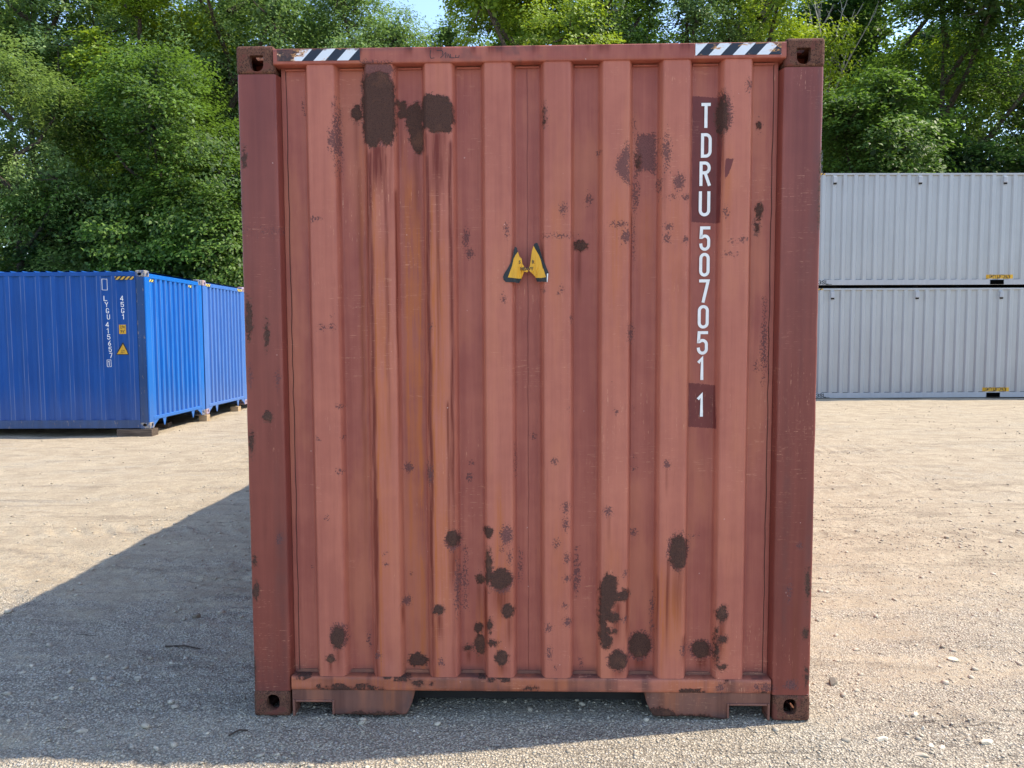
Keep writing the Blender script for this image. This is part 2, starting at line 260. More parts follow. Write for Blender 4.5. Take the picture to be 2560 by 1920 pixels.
STICK={'yl':[(-0.043,2.035),(-0.0453,2.0282),(-0.0362,2.0145),(-0.027,2.0054),(-0.0241,1.9842),(-0.018,1.975),(-0.0142,1.9674),(-0.0012,1.9658),(0.0011,1.9537),(-0.0043,1.9484),(-0.0165,1.9523),(-0.0227,1.9356),(-0.0289,1.9228),(-0.0472,1.9233),(-0.061,1.9245),(-0.0855,1.9277),(-0.0731,1.9526),(-0.0669,1.9769),(-0.0607,2.0056),(-0.053,2.0207)],'bl':[(-0.0543,2.057),(-0.0467,2.0509),(-0.0445,2.0403),(-0.043,2.035),(-0.053,2.0207),(-0.0607,2.0056),(-0.0669,1.9769),(-0.0731,1.9526),(-0.0855,1.9277),(-0.061,1.9245),(-0.0472,1.9233),(-0.0289,1.9228),(-0.0335,1.9144),(-0.0381,1.9038),(-0.061,1.907),(-0.0947,1.908),(-0.1039,1.9179),(-0.1061,1.9301),(-0.0991,1.9467),(-0.0868,1.9649),(-0.0729,1.989),(-0.0636,2.0208),(-0.059,2.0449)],'yr':[(0.0234,2.0594),(0.031,2.0443),(0.0462,2.0185),(0.0538,1.9988),(0.0614,1.9654),(0.0675,1.9442),(0.0751,1.9274),(0.0537,1.9242),(0.0338,1.9254),(0.0201,1.9414),(0.0064,1.9537),(0.0011,1.9598),(0.0034,1.9673),(0.008,1.9764),(0.0111,1.987),(0.0134,2.0112),(0.0158,2.0353),(0.0211,2.0534)],'br':[(0.0341,2.0722),(0.0402,2.0699),(0.0478,2.0502),(0.0554,2.026),(0.0645,1.9881),(0.0736,1.9654),(0.0873,1.9441),(0.0835,1.9395),(0.0812,1.9289),(0.0789,1.9069),(0.0369,1.9095),(0.0323,1.9247),(0.0338,1.9254),(0.0537,1.9242),(0.0751,1.9274),(0.0675,1.9442),(0.0614,1.9654),(0.0538,1.9988),(0.0462,2.0185),(0.031,2.0443),(0.0234,2.0594),(0.0257,2.0685)],'wh':[(0.0797,1.9426),(0.085,1.9426),(0.0827,1.9274),(0.0819,1.9069),(0.0789,1.9069),(0.0792,1.9259)],'txt':[(-0.0379,1.957),(0.0286,1.9709),(-0.0386,1.9865),(-0.0286,2.0009),(0.0179,1.9862),(0.0294,2.0005),(0.0126,1.9862),(0.0164,2.0005),(-0.0271,1.9865),(-0.024,1.9978)]}

SCUFF = [(-.37, 2.20, .06, .16, .9), (-.62, 2.12, .05, .03, .9), (-.62, 1.98, .06, .02, .8), (-1.13, 2.13, .09, .05, 1.), (-1.12, 1.95, .06, .1, .5), (1.14, 2.05, .05, .2, .6), (1.10, .9, .05, .25, .8), (-.33, 2.05, .03, .2, .7),
         (.37, 2.05, .07, .12, .7), (.62, 2.12, .07, .1, .5), (.12, 2.13, .07, .08, .8), (.86, 2.0, .06, .1, .6), (.37, 1.75, .06, .15, .5), (.9, 1.25, .05, .1, .7), (-.1, 2.1, .03, .15, .5), (-.86, 2.2, .05, .1, .4), (-.36, .42, .06, .06, .8), (.15, 1.7, .05, .1, .5)]
DRIP += [(-.667, 2.46, -1.8, .0120, 1.15), (-.421, 2.45, -1.6, .0115, 1.1), (-.326, 2.5, -.6, .0105, 1.0), (-.600, 2.45, .9, .009, .8), (-.380, 2.5, 1.3, .010, .8), (-.345, 1.4, .3, .008, .8), (.600, .72, .2, .009, .8), (-.559, 2.3, .8, .006, .8), (.44, 2.2, .5, .005, .7), (-.72, 2.4, .3, .012, .5), (.185, 2.6, 1.2, .003, .5), (.94, 2.2, 1.4, .008, .45)]
WASH += [(-.650, 2.40, -1.5, .012, 1.2), (-.405, 2.35, -1.5, .012, 1.2), (-.470, 2.3, -1.0, .016, 1.2), (-.520, 2.4, -.6, .010, 1.1), (-.130, 1.1, -.2, .020, .9), (.575, .75, .05, .014, 1.2)]
def poly_sdf(px, pz, poly):
    P = np.array(poly); n = len(P); d = np.full(px.shape, 1e9); inside = np.zeros(px.shape, bool)
    for i in range(n):
        a = P[i]; b = P[(i+1) % n]; e = b-a
        wx = px-a[0]; wz = pz-a[1]; t = np.clip((wx*e[0]+wz*e[1])/(e@e), 0, 1)
        d = np.minimum(d, (wx-e[0]*t)**2+(wz-e[1]*t)**2)
        c = (a[1] > pz) != (b[1] > pz)
        xi = a[0]+(pz-a[1])/(b[1]-a[1]+1e-12)*e[0]
        inside ^= c & (px < xi)
    d = np.sqrt(d); return np.where(inside, d, -d)
def wear(x, z):
    x = np.asarray(x, float); z = np.asarray(z, float)
    S = {'s': np.full(x.shape, -1.), 'f': np.full(x.shape, -1.), 'r': np.full(x.shape, -1.), 'c': np.full(x.shape, -1.)}
    scuff = np.zeros(x.shape)
    for cx, cz, a, b, s in SCUFF: scuff = np.maximum(scuff, s*np.exp(-((x-cx)/a)**2-((z-cz)/b)**2))
    wob = (fbm(x*70, z*70, 5, 3)-.5)*.010
    for k, cx, cz, a, b in ELL:
        m = (abs(x-cx) < a+.05) & (abs(z-cz) < b+.05)
        if not m.any(): continue
        q = np.sqrt(((x[m]-cx)/a)**2+((z[m]-cz)/b)**2)
        S[k][m] = np.maximum(S[k][m], (1-q)*min(a, b)*1.0)
    for k, pl in POLY:
        S[k] = np.maximum(S[k], poly_sdf(x, z, pl))
    out = {}
    for nm, k, r in (('scab', 's', .03), ('faint', 'f', .03), ('repaint', 'r', .03)):
        v = S[k]+(wob if k != 'r' else 0)
        out[nm] = np.clip(.5+v/(2*r), 0, 1)
    dr = np.zeros(x.shape); wa = np.zeros(x.shape)
    for L, acc in ((DRIP, dr), (WASH, wa)):
        for j, (cx, z0, z1, wd, s) in enumerate(L):
            wv = (fbm(z*6+j*3.1, z*0+j, 40+j, 2)-.5)*min(.014, wd*.9)
            g = np.exp(-((x-cx+wv)/(wd*.75))**2)
            fall = sstep(z0+.015, z0-(.02 if L is DRIP else .20), z)*sstep(z1-.02, z1+(z0-z1)*.7, z)
            np.maximum(acc, g*fall*s, out=acc)
    out['drip'] = dr; out['wash'] = wa; out['scuff'] = scuff
    return out
RIBS = [-.869, -.621, -.373, -.125, .123, .368, .617, .869]
def hero_profile_fn():
    xs = np.arange(-1.06, 1.0601, .001); y = np.full(xs.shape, .045)
    for c in RIBS:
        d = abs(xs-c); y = np.minimum(y, .001+np.clip((d-.0555)/.017, 0, 1)*.044)
    k = np.exp(-(np.arange(-10, 11)/3.2)**2/2); k /= k.sum()
    y = np.convolve(np.pad(y, 10, mode='edge'), k, 'valid')
    return xs, y
HX, HY = hero_profile_fn()
def hprof(x): return np.interp(x, HX, HY)

M_red = painted_steel('red_paint_faded', (.285, .072, .052), (.490, .158, .100), speck=1.0)
M_post = painted_steel('maroon_paint', (.165, .036, .027), (.262, .066, .046), rough=.42, speck=.8, streaky=.7, ochre=.0, stain=(.16, .035, .02))
M_sill = painted_steel('red_paint_scuffed', (.26, .075, .050), (.46, .155, .098), rust_edge=.10, stain=(.11, .035, .026), speck=1.0, streaky=.25)
M_low = painted_steel('red_paint_dirty', (.170, .072, .052), (.270, .115, .078), rust_edge=.16, stain=(.09, .032, .024))
def casting_mat(name, a, b, paint, amt):
    t = NT(name)
    n = t.noise(28, 6, .65); g = t.noise(240, 3); v = t.vor(170)
    c = t.mix(t.ss(.35, .65, t.math('ADD', t.math('MULTIPLY', n, .6), t.math('MULTIPLY', v, .5))), a, b)
    c = t.mix(t.math('MULTIPLY', t.ss(.60, .68, t.noise(60, 5, .7)), .55), c, (.34, .20, .10))
    c = t.mix(t.math('MULTIPLY', t.ss(.62-amt*.3, .68-amt*.3, t.noise(17, 5, .6)), .85), c, paint)
    return t.done(t.bsdf(c, .85, t.bump(t.math('ADD', n, t.math('MULTIPLY', g, .7)), .8, .004), spec=.2))
M_cast = casting_mat('rusty_casting', (.045, .019, .014), (.150, .066, .042), (.155, .052, .038), .32)
M_dark = simple('dark_underside', (.018, .016, .015), .9)
M_seam = simple('dark_seam', (.030, .014, .012), .9)
M_white = simple('white_lettering', (.90, .87, .82), .55, .04, 30)
M_black = simple('black_marking', (.022, .024, .028), .6, .1)

# corner casting with its apertures (outer corner at origin, block goes +x +y +z)
def casting_mesh(name, top, bev=.014, holes=None):
    h = holes or {}
    def tmp(fn):
        bm = bmesh.new(); fn(bm); bmesh.ops.recalc_face_normals(bm, faces=bm.faces[:])
        me = bpy.data.meshes.new('t'); bm.to_mesh(me); bm.free()
        o = bpy.data.objects.new('t', me); C.objects.link(o); return o
    base = tmp(lambda bm: add_box(bm, 0, .178, 0, .162, 0, .118, bev=bev, seg=3))
    tools = [tmp(lambda bm: add_box(bm, .028, .200, .026, .200, -.02 if False else .024, .092))]
    # cavity is open at the rear and inner sides like the real casting
    def oval(cx, cz, w_, hh, flat_top=False):
        pts = []
        r = w_/2
        for k in range(24):
            a = 2*math.pi*k/24
            px = math.copysign(abs(math.cos(a))**.8, math.cos(a))*r
            if hh >= w_: pz = math.sin(a)*r+math.copysign(hh/2-r, math.sin(a))
            else: pz = math.sin(a)*hh/2
            if flat_top and pz > 0: px = max(-r, min(r, px*1.6)); pz = min(pz*1.15, hh/2)
            pts.append((cx+px, cz+pz))
        return pts
    ez = .044 if top else .066
    tools.append(tmp(lambda bm: add_prism(bm, oval(.088, ez, .058, .066 if top else .070, top), -.02, .05, 'x')))
    tools.append(tmp(lambda bm: add_prism(bm, oval(.100, ez+.006, .076, .052), -.02, .05, 'y')))
    tools.append(tmp(lambda bm: add_prism(bm, oval(.1015, .089, .124, .0635), .06 if top else -.02, .14 if top else .06, 'z')))
    for tl in tools:
        md = base.modifiers.new('b', 'BOOLEAN'); md.operation = 'DIFFERENCE'; md.object = tl; md.solver = 'EXACT'
    dg = bpy.context.evaluated_depsgraph_get()
    me = bpy.data.meshes.new_from_object(base.evaluated_get(dg)); me.name = name
    for o in tools+[base]:
        m = o.data; bpy.data.objects.remove(o); bpy.data.meshes.remove(m)
    return me
CAST = {True: casting_mesh('corner_casting', True), False: casting_mesh('corner_casting', False)}
def casting_variant(top, m, mat, cache={}):
    key = (top, tuple(round(v, 4) for r in m for v in r), mat.name)
    if key in cache: return cache[key]
    me = CAST[top].copy(); me.transform(m)
    if m.determinant() < 0: me.flip_normals()
    me.materials.clear(); me.materials.append(mat); cache[key] = me
    return me
def castings(L, W, H, mat, parent, along='x'):
    """eight castings for a container whose length runs along x (0..L), width y (0..W), height H"""
    for ix in (0, 1):
        for iy in (0, 1):
            for iz in (0, 1):
                # 'end' hole is on the casting's x=0 face, side hole on y=0 face
                m = Matrix.Diagonal((1 if ix == 0 else -1, 1 if iy == 0 else -1, 1, 1))
                me = casting_variant(bool(iz), m, mat)
                o = bpy.data.objects.new('corner_casting', me); C.objects.link(o); o.parent = parent
                o.location = (ix*L, iy*W, iz*(H-.118))

# ------------------------------------------------------------------ lettering
def arc(cx, cy, rx, ry, a0, a1, n=9):
    return [(cx+rx*math.cos(math.radians(a0+(a1-a0)*i/n)), cy+ry*math.sin(math.radians(a0+(a1-a0)*i/n))) for i in range(n+1)]
def glyph(ch):
    r = .5; q = .24
    G = {
     'T': [[(0,1),(1,1)], [(.5,1),(.5,0)]],
     'D': [[(0,0),(0,1),(.45,1)]+arc(.45,1-q,.55,q,90,0)[1:]+arc(.45,q,.55,q,0,-90)+[(0,0)]],
     'R': [[(0,0),(0,1)], [(0,1),(.5,1)]+arc(.5,.77,.5,.23,90,-90)[1:]+[(0,.54)], [(.5,.54),(1,0)]],
     'U': [[(0,1)]+arc(.5,.2,.5,.2,180,360)+[(1,1)]],
     'L': [[(0,1),(0,0),(1,0)]],
     'Y': [[(0,1),(.5,.45),(1,1)], [(.5,.45),(.5,0)]],
     'G': [[(1,.82)]+arc(.5,.8,.5,.2,5,180)+arc(.5,.2,.5,.2,180,360)+[(1,.38),(.6,.38)]],
     'S': [[(1,.8)]+arc(.5,.79,.5,.21,10,200)+[(.1,.66),(.9,.36)]+arc(.5,.21,.5,.21,20,-180)],
     '0': [arc(.5,.8,.5,.2,0,180)+arc(.5,.2,.5,.2,180,360)+[(1,.8)]],
     '1': [[(.12,.84),(.58,1),(.58,0)]],
     '3': [arc(.5,.77,.5,.23,160,-80)+arc(.5,.26,.5,.26,80,-160)],
     '4': [[(.78,0),(.78,1)], [(.70,1),(0,.32)], [(0,.27),(1,.27)]],
     '5': [[(1,1),(.06,1),(0,.56),(.12,.56)]+arc(.5,.42,.5,.2,125,0)[1:]+[(1,.22)]+arc(.5,.2,.5,.2,0,-180)],
     '6': [[(.80,1),(.08,.48)], arc(.5,.27,.5,.27,180,-180)],
     '7': [[(0,1),(1,1),(.38,0)]],
     'box': [[(0,0),(0,1),(1,1),(1,0),(0,0),(0,.01)]],
    }
    return G[ch]
def stroke_quads(pts, wd, closed=False):
    P = [Vector(p) for p in pts]
    Q = [P[0]]
    for p in P[1:]:
        if (p-Q[-1]).length > 1e-5: Q.append(p)
    P = Q
    closed = (P[0]-P[-1]).length < 1e-4
    if closed: P = P[:-1]
    n = len(P); L = []; Rr = []
    if not closed:
        P[0] = P[0]-(P[1]-P[0]).normalized()*wd/2*1.0; P[-1] = P[-1]+(P[-1]-P[-2]).normalized()*wd/2
    for i in range(n):
        if closed: a = (P[i]-P[i-1]).normalized(); b = (P[(i+1) % n]-P[i]).normalized()
        else:
            a = (P[i]-P[i-1]).normalized() if i > 0 else (P[1]-P[0]).normalized()
            b = (P[i+1]-P[i]).normalized() if i < n-1 else a
        na = Vector((-a.y, a.x)); nb = Vector((-b.y, b.x)); m = (na+nb)
        m = m.normalized() if m.length > 1e-6 else na
        k = wd/2/max(.5, m.dot(na)); L.append(P[i]+m*k); Rr.append(P[i]-m*k)
    return L, Rr, closed
def stroke_bm(bm, polylines, x0, z0, w_, h_, wd, y, t=.0008, rightdir=1, jit=0.0):
    """add strokes facing -y with their centre-lines fitted in the box"""
    for k, pl in enumerate(polylines):
        pts = [(x0+wd/2+u*(w_-wd), z0+wd/2+v*(h_-wd)) for u, v in pl]
        L, Rr, cl = stroke_quads(pts, wd); n = len(L); yy = y-.00006*k
        A = [bm.verts.new((p.x, yy, p.y)) for p in L]; B = [bm.verts.new((p.x, yy, p.y)) for p in Rr]
        for i in range(n if cl else n-1):
            j = (i+1) % n
            bm.faces.new((A[i], A[j], B[j], B[i]))
    return bm
def letter(name, ch, x0, z0, w_, h_, wd, y, mat, parent, xf=None, prof=None, breaks=None):
    bm = bmesh.new(); stroke_bm(bm, glyph(ch), x0, z0, w_, h_, wd, y)
    if prof: conform(bm, prof, breaks)
    ex = bmesh.ops.extrude_face_region(bm, geom=bm.faces[:])
    for v in ex['geom']:
        if isinstance(v, bmesh.types.BMVert): v.co.y += .0007
    if xf: bm.transform(xf)
    return bmobj(name, bm, mat, parent)
def conform(bm, prof, breaks):
    for b in breaks:
        g = bm.verts[:]+bm.edges[:]+bm.faces[:]
        bmesh.ops.bisect_plane(bm, geom=g, plane_co=(b, 0, 0), plane_no=(1, 0, 0), dist=1e-5)
    for v in bm.verts: v.co.y += float(prof(v.co.x))
def flat_poly(name, pts, y, mat, parent, sag=None, t=.0008, cuts=0, tf=None):
    bm = bmesh.new(); f = bm.faces.new([bm.verts.new((x, y, z)) for x, z in pts])
    bmesh.ops.triangulate(bm, faces=[f])
    if cuts:
        for _ in range(cuts): bmesh.ops.subdivide_edges(bm, edges=bm.edges[:], cuts=1)
    if sag:
        for v in bm.verts: v.co.y = y+sag(v.co.x, v.co.z)
    ex = bmesh.ops.extrude_face_region(bm, geom=bm.faces[:])
    for v in ex['geom']:
        if isinstance(v, bmesh.types.BMVert): v.co.y += t
    if tf: bm.transform(tf)
    return bmobj(name, bm, mat, parent)
def text_mesh(name, body, size, xf, mat, parent, fn=None, stretch=1.0, depth=.0004, bold=0.0):
    cu = bpy.data.curves.new(name, 'FONT'); cu.body = body; cu.size = size; cu.align_x = 'CENTER'; cu.align_y = 'CENTER'
    cu.extrude = depth; cu.offset = bold; cu.resolution_u = 4
    o = bpy.data.objects.new(name, cu); C.objects.link(o)
    dg = bpy.context.evaluated_depsgraph_get(); dg.update()
    me = bpy.data.meshes.new_from_object(o.evaluated_get(dg)); bpy.data.objects.remove(o)
    me.transform(Matrix.Diagonal((stretch, 1, 1, 1)))
    me.transform(Matrix.Rotation(math.pi/2, 4, 'X'))
    me.transform(xf)
    if fn:
        for v in me.vertices: v.co = fn(v.co)
    me.materials.clear(); me.materials.append(mat); me.name = name
    ob = bpy.data.objects.new(name, me); C.objects.link(ob); ob.parent = parent
    return ob

# striped warning tape
def stripe_mat(name, a, b, period, slope=1.0, axis='x', wear_amt=.2, rust_from=None, phase=0.0):
    t = NT(name)
    sp = t.n('ShaderNodeSeparateXYZ'); t.lk(t.co, sp.inputs[0])
    u = sp.outputs[{'x': 0, 'y': 1}[axis]]; z = sp.outputs[2]
    s = t.math('DIVIDE', t.math('ADD', t.math('SUBTRACT', u, t.math('MULTIPLY', z, slope)), phase), period)
    fr = t.math('FRACT', t.math('ADD', s, 100.0))
    c = t.mix(t.math('GREATER_THAN', fr, .5), a, b)
    n = t.noise(22, 6, .7); n2 = t.noise(1.0, 4, .6, t.scale((90, 90, 12)))
    rs = t.ss(.70-wear_amt*.6, .80-wear_amt*.6, t.math('ADD', t.math('MULTIPLY', n, .6), t.math('MULTIPLY', n2, .45)))
    if rust_from is not None:
        # heavier rust towards one end of the strip
        e = t.ss(rust_from[0], rust_from[1], u)
        rr = t.math('ADD', t.math('MULTIPLY', e, .50), t.math('MULTIPLY', t.math('SUBTRACT', t.noise(1.0, 6, .7, t.scale((16, 16, 42)), .6), .5), 2.0))
        halo = t.ss(.14, .32, rr)
        c = t.mix(t.math('MULTIPLY', halo, .9), c, (.72, .33, .09))
        c = t.mix(t.ss(.30, .36, rr), c, t.mix(t.ss(.4, .6, t.noise(70, 3)), (.05, .026, .022), (.12, .05, .035)))
        top = t.ss(2.870, 2.880, t.math('ADD', z, t.math('MULTIPLY', t.math('SUBTRACT', t.noise(40, 4), .5), .035)))
        c = t.mix(t.math('MULTIPLY', top, .8), c, (.12, .04, .03))
    c = t.mix(t.math('MULTIPLY', rs, .7), c, (.42, .20, .08))
    return t.done(t.bsdf(c, .5, spec=.4))
# ================================================================== RED CONTAINER (near end at y = 0)
LH, WH, HH = 12.19, 2.438, 2.896
hero = empty('shipping_container', (0, 0, 0))
tag(hero, 'rust-stained faded red container filling the foreground, its ribbed end towards us', 'shipping container')
# ribbed end panel
xs = [-1.046]
while xs[-1] < 1.046:
    x = xs[-1]; d = min(abs(abs(x-c)-.064) for c in RIBS); xs.append(x+(.0028 if d < .013 else .0075))
xs = np.array(xs); xs[-1] = 1.046
zs = np.linspace(.184, 2.8185, 350)
X, Z = np.meshgrid(xs, zs, indexing='ij')
# knocks and dents
dent = (fbm(X*5, Z*3, 3, 3)-.5)*.006
for cx, cz, a, b, dp in ((-.33, 2.25, .012, .25, .004), (-.58, 2.0, .01, .5, .003), (.41, 1.95, .02, .10, .005), (.62, 1.9, .03, .10, .004), (.13, 2.15, .03, .06, .004),
                         (-.35, .75, .02, .12, .004), (.86, .5, .02, .2, .005), (.33, .4, .02, .2, .006), (-.62, .26, .03, .05, .004)):
    dent = dent+dp*np.exp(-((X-cx)/a)**2-((Z-cz)/b)**2)
Wv = wear(X.ravel(), Z.ravel())
Y = hprof(X)+dent*sstep(2.815, 2.76, Z)*sstep(.186, .24, Z)
# recess meets header and sill with a turned-in flange
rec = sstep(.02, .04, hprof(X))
rust = sstep(.48, .56, Wv['scab'].reshape(X.shape))
Y = Y-rust*(fbm(X*150, Z*150, 9, 2)-.35)*.0045
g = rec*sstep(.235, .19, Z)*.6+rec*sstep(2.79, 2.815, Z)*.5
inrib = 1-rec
Wv['grime'] = g.ravel(); Wv['chalk_lit'] = (inrib*(.75+.5*(fbm(X*2, Z*.8, 61, 3)-.5)*2)).ravel()  # paler ribs, darker recesses: chalky wear plus corrugation shading put into the colour
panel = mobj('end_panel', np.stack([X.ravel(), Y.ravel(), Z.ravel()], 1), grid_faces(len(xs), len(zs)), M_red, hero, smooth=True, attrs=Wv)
# sill / header weld beads in each recess
for c0, c1 in zip([-1.10]+RIBS, RIBS+[1.10]):
    a = max(c0+.0725, -1.044); b = min(c1-.0725, 1.044)
    bm = bmesh.new(); add_box(bm, a, b, .036, .048, 2.803, 2.811, bev=.003); 
    bmobj('weld_bead', bm, M_red, hero)
    bm = bmesh.new(); add_prism(bm, [(a-.012, .186), (b+.012, .186), (b-.008, .2), (a+.008, .2)], .040, .050, 'y'); bmobj('weld_bead', bm, M_low, hero)
for sx, wd, mt in ((-1.0255, .0026, M_seam), (1.0275, .0026, M_seam), (-.0017, .0022, M_post)):
    zz = np.linspace(.19, 2.805, 90); xx = sx+(vnoise(zz*14, zz*0, 3)-.5)*.004
    yy = hprof(np.full(zz.shape, sx))+(fbm(zz*0+sx*5, zz*3, 3, 3)-.5)*.002-.0022
    V = np.concatenate([np.stack([xx-wd/2, yy, zz], 1), np.stack([xx+wd/2, yy, zz], 1)]); n = len(zz)
    mobj('seam', V, [(i, i+n, i+n+1, i+1) for i in range(n-1)], mt, hero)
# corner posts
def post(sgn):
    pr = [(-1.2185, .16), (-1.2185, .010), (-1.2170, .0045), (-1.2135, .0012), (-1.208, 0)]
    pr += [(-1.208+i*.0093, 0.0) for i in range(1, 16)]
    pr += [(-1.063, .0005), (-1.058, .003), (-1.0555, .008), (-1.050, .03), (-1.0465, .048), (-1.0465, .16)]
    pr = np.array(pr); zz = np.linspace(.117, 2.779, 300)
    A, B = np.meshgrid(np.arange(len(pr)), zz, indexing='ij')
    X = pr[A, 0]*(-sgn); Y = pr[A, 1]+(fbm(X*9, B*2.2, 21+sgn, 3)-.5)*.004*(pr[A, 1] < .004)
    # knocked outer edge
    edge = (pr[A, 0] < -1.205)
    X = X-sgn*edge*(fbm(B*7, B*0+sgn, 33, 4)-.5)*.004
    at = wear(X.ravel(), B.ravel())
    ed = np.clip((abs(X)-1.150)/.07, 0, 1)
    n1 = fbm(B*2.2, X*2, 77+sgn, 3)
    sc_ = (.30 if sgn > 0 else .20)*ed**2*sstep(.45, .62, n1)*2.2
    at['scab'] = np.maximum(at['scab'], np.clip(sc_, 0, .52).ravel())
    if sgn < 0:
        at['faint'] = np.maximum(at['faint'], (.42*np.exp(-((B-2.13)/.055)**2)).ravel())
    at['grime'] = (.35*sstep(.5, .7, fbm(B*1.3, X*20, 5, 3))).ravel()
    at['chalk_lit'] = (.8*np.exp(-((abs(X)-1.062)/.007)**2)*sstep(.3, .6, fbm(B*3, B*0, 6, 3))+.5*sstep(1.205, 1.213, abs(X))+.4*sstep(.4, .7, fbm(B*1.1+sgn, X*14, 8, 3))).ravel()  # pale edge lines: worn paint plus an edge highlight painted into the colour
    at['drip'] = np.maximum(at['drip'], (.75*sstep(.55, .68, fbm(X*32, B*.6, 66+sgn, 3))*sstep(.4, .6, fbm(X*4, B*1.5, 67+sgn, 3))).ravel())
    f = grid_faces(len(pr), len(zz))
    if sgn < 0: pass
    return mobj('corner_post', np.stack([X.ravel(), Y.ravel(), B.ravel()], 1), f, M_post, hero, smooth=True, attrs=at)
post(-1); post(1)
def sweep_x(name, prof, x0, x1, n, mat, wobble=.0, extra=None):
    pr = np.array(prof); xx = np.linspace(x0, x1, n)
    A, X = np.meshgrid(np.arange(len(pr)), xx, indexing='ij')
    Y = pr[A, 0]+(fbm(X*4, A*.3, 8, 3)-.5)*wobble; Z = pr[A, 1]+(fbm(X*3, X*0, 18, 3)-.5)*wobble
    at = wear(X.ravel(), Z.ravel())
    if extra: extra(at, X.ravel(), Y.ravel(), Z.ravel())
    o = mobj(name, np.stack([X.ravel(), Y.ravel(), Z.ravel()], 1), grid_faces(len(pr), len(xx))[:, ::-1], mat, hero, attrs=at)
    return o
def hx(at, x, y, z):
    at['grime'] = np.where(z > 2.868, .55, .0)*sstep(.4, .6, fbm(x*9, x*0, 3, 3))+.5*np.exp(-((x+.12)/.3)**2)*sstep(.5, .62, fbm(x*24, z*30, 4, 3))
    at['drip'] = sstep(.52, .68, fbm(x*22, x*0, 6, 3))*.8*sstep(2.83, 2.88, z)
sweep_x('top_rail', [(.12, 2.815), (.055, 2.815), (.0, 2.8155), (-.0045, 2.817), (-.006, 2.821), (-.006, 2.834), (-.006, 2.848), (-.006, 2.862), (-.006, 2.876), (-.004, 2.8795), (.002, 2.881), (.05, 2.881), (.12, 2.881)], -1.062, 1.062, 260, M_red, .0012, hx)
def sx_(at, x, y, z):
    at['grime'] = np.where(z > .183, np.where(y > .004, .75, .2), .45*sstep(.45, .65, fbm(x*8, z*12, 4, 3)))
    at['chalk_lit'] = .8*sstep(.4, .6, fbm(x*2.5, z*20, 15, 3)); at['wash'] = .45*sstep(.45, .62, fbm(x*3.1, z*6, 14, 3)); at['scuff'] = .7*sstep(.5, .6, fbm(x*2, z*0, 19, 3)); at['drip'] = .45*sstep(.55, .72, fbm(x*17, x*0, 24, 3))
    at['scab'] = np.maximum(at['scab'], .42*sstep(.52, .68, fbm(x*7, z*15, 31, 3)))
sweep_x('bottom_rail', [(.12, .1865), (.05, .1865), (.004, .186), (-.003, .1845), (-.0055, .181), (-.006, .17), (-.006, .155), (-.006, .142), (-.0055, .130), (-.003, .1255), (.002, .1245), (.05, .1245), (.12, .1245)], -1.049, 1.049, 300, M_sill, .002, sx_)
# lower brackets with the lift notches
def bracket(sgn):
    key = [(-1.049, .004), (-1.0372, .006), (-1.0362, .064), (-1.033, .0675), (-.8735, .0675), (-.8705, .064), (-.8695, .0655), (-.8625, .008)]
    if sgn < 0: key += [(-.80, .012), (-.70, .010), (-.62, .009), (-.556, .012), (-.543, .016), (-.532, .034), (-.520, .06), (-.510, .10), (-.507, .1225)]
    else: key += [(-.84, .004), (-.80, .012), (-.72, .018), (-.66, .019), (-.60, .016), (-.556, .018), (-.541, .022), (-.530, .042), (-.516, .07), (-.509, .10), (-.506, .1225)]
    kx = np.array([k[0] for k in key]); kz = np.array([k[1] for k in key])
    xx = np.unique(np.concatenate([kx, np.arange(-1.049, -.506, .006)])); zb = np.interp(xx, kx, kz)
    zb = zb+(vnoise(xx*60, xx*0, 3+sgn)-.5)*.003*(zb < .05)
    nr = 14; Tt = np.linspace(0, 1, nr)
    X, T = np.meshgrid(xx, Tt, indexing='ij'); Z = zb[:, None]+(.1240-zb[:, None])*T
    Y = .002+(fbm(X*6, Z*9, 3, 3)-.5)*.006+.012*sstep(-.535, -.507, X)
    Y = Y-sgn*0
    X2 = np.concatenate([X, X[:, :1]*0+X[:, :1]], 1)
    Z2 = np.concatenate([Z, Z[:, :1]], 1); Y2 = np.concatenate([Y, Y[:, :1]+.07], 1)
    # order: back lip, then front rows
    X3 = np.concatenate([X[:, :1], X], 1); Z3 = np.concatenate([Z[:, :1], Z], 1); Y3 = np.concatenate([Y[:, :1]+.07, Y], 1)
    at = wear((X3*(-sgn)).ravel(), Z3.ravel())
    low = sstep(.05, .012, Z3)
    at['scab'] = np.maximum(at['scab'], (.40*low*sstep(.3, .6, fbm(X3*8, Z3*10, 5, 3))).ravel())
    at['grime'] = (.5*sstep(.45, .7, fbm(X3*6, Z3*14, 51, 3))+.3*low).ravel()
    at['drip'] = (.4*sstep(.52, .70, fbm(X3*19, X3*0, 27, 3))).ravel(); at['wash'] = (.3*sstep(.5, .65, fbm(X3*9, X3*0, 28, 3))).ravel()
    o = mobj('sill_bracket', np.stack([(X3*(-sgn)).ravel(), Y3.ravel(), Z3.ravel()], 1), grid_faces(len(xx), nr+1), M_low, hero, smooth=False, attrs=at)
    bm = bmesh.new()
    for a, b, c, d in ((-1.034, -.872, .0685, .078), (-.871, -.862, .012, .078), (-1.047, -1.037, .004, .078)):
        if sgn > 0: a, b = -b, -a
        add_box(bm, a, b, -.0045, .075, c, d, bev=.0025)
    bmobj('pocket_rim', bm, M_low, hero)
    return o
bracket(-1); bracket(1)
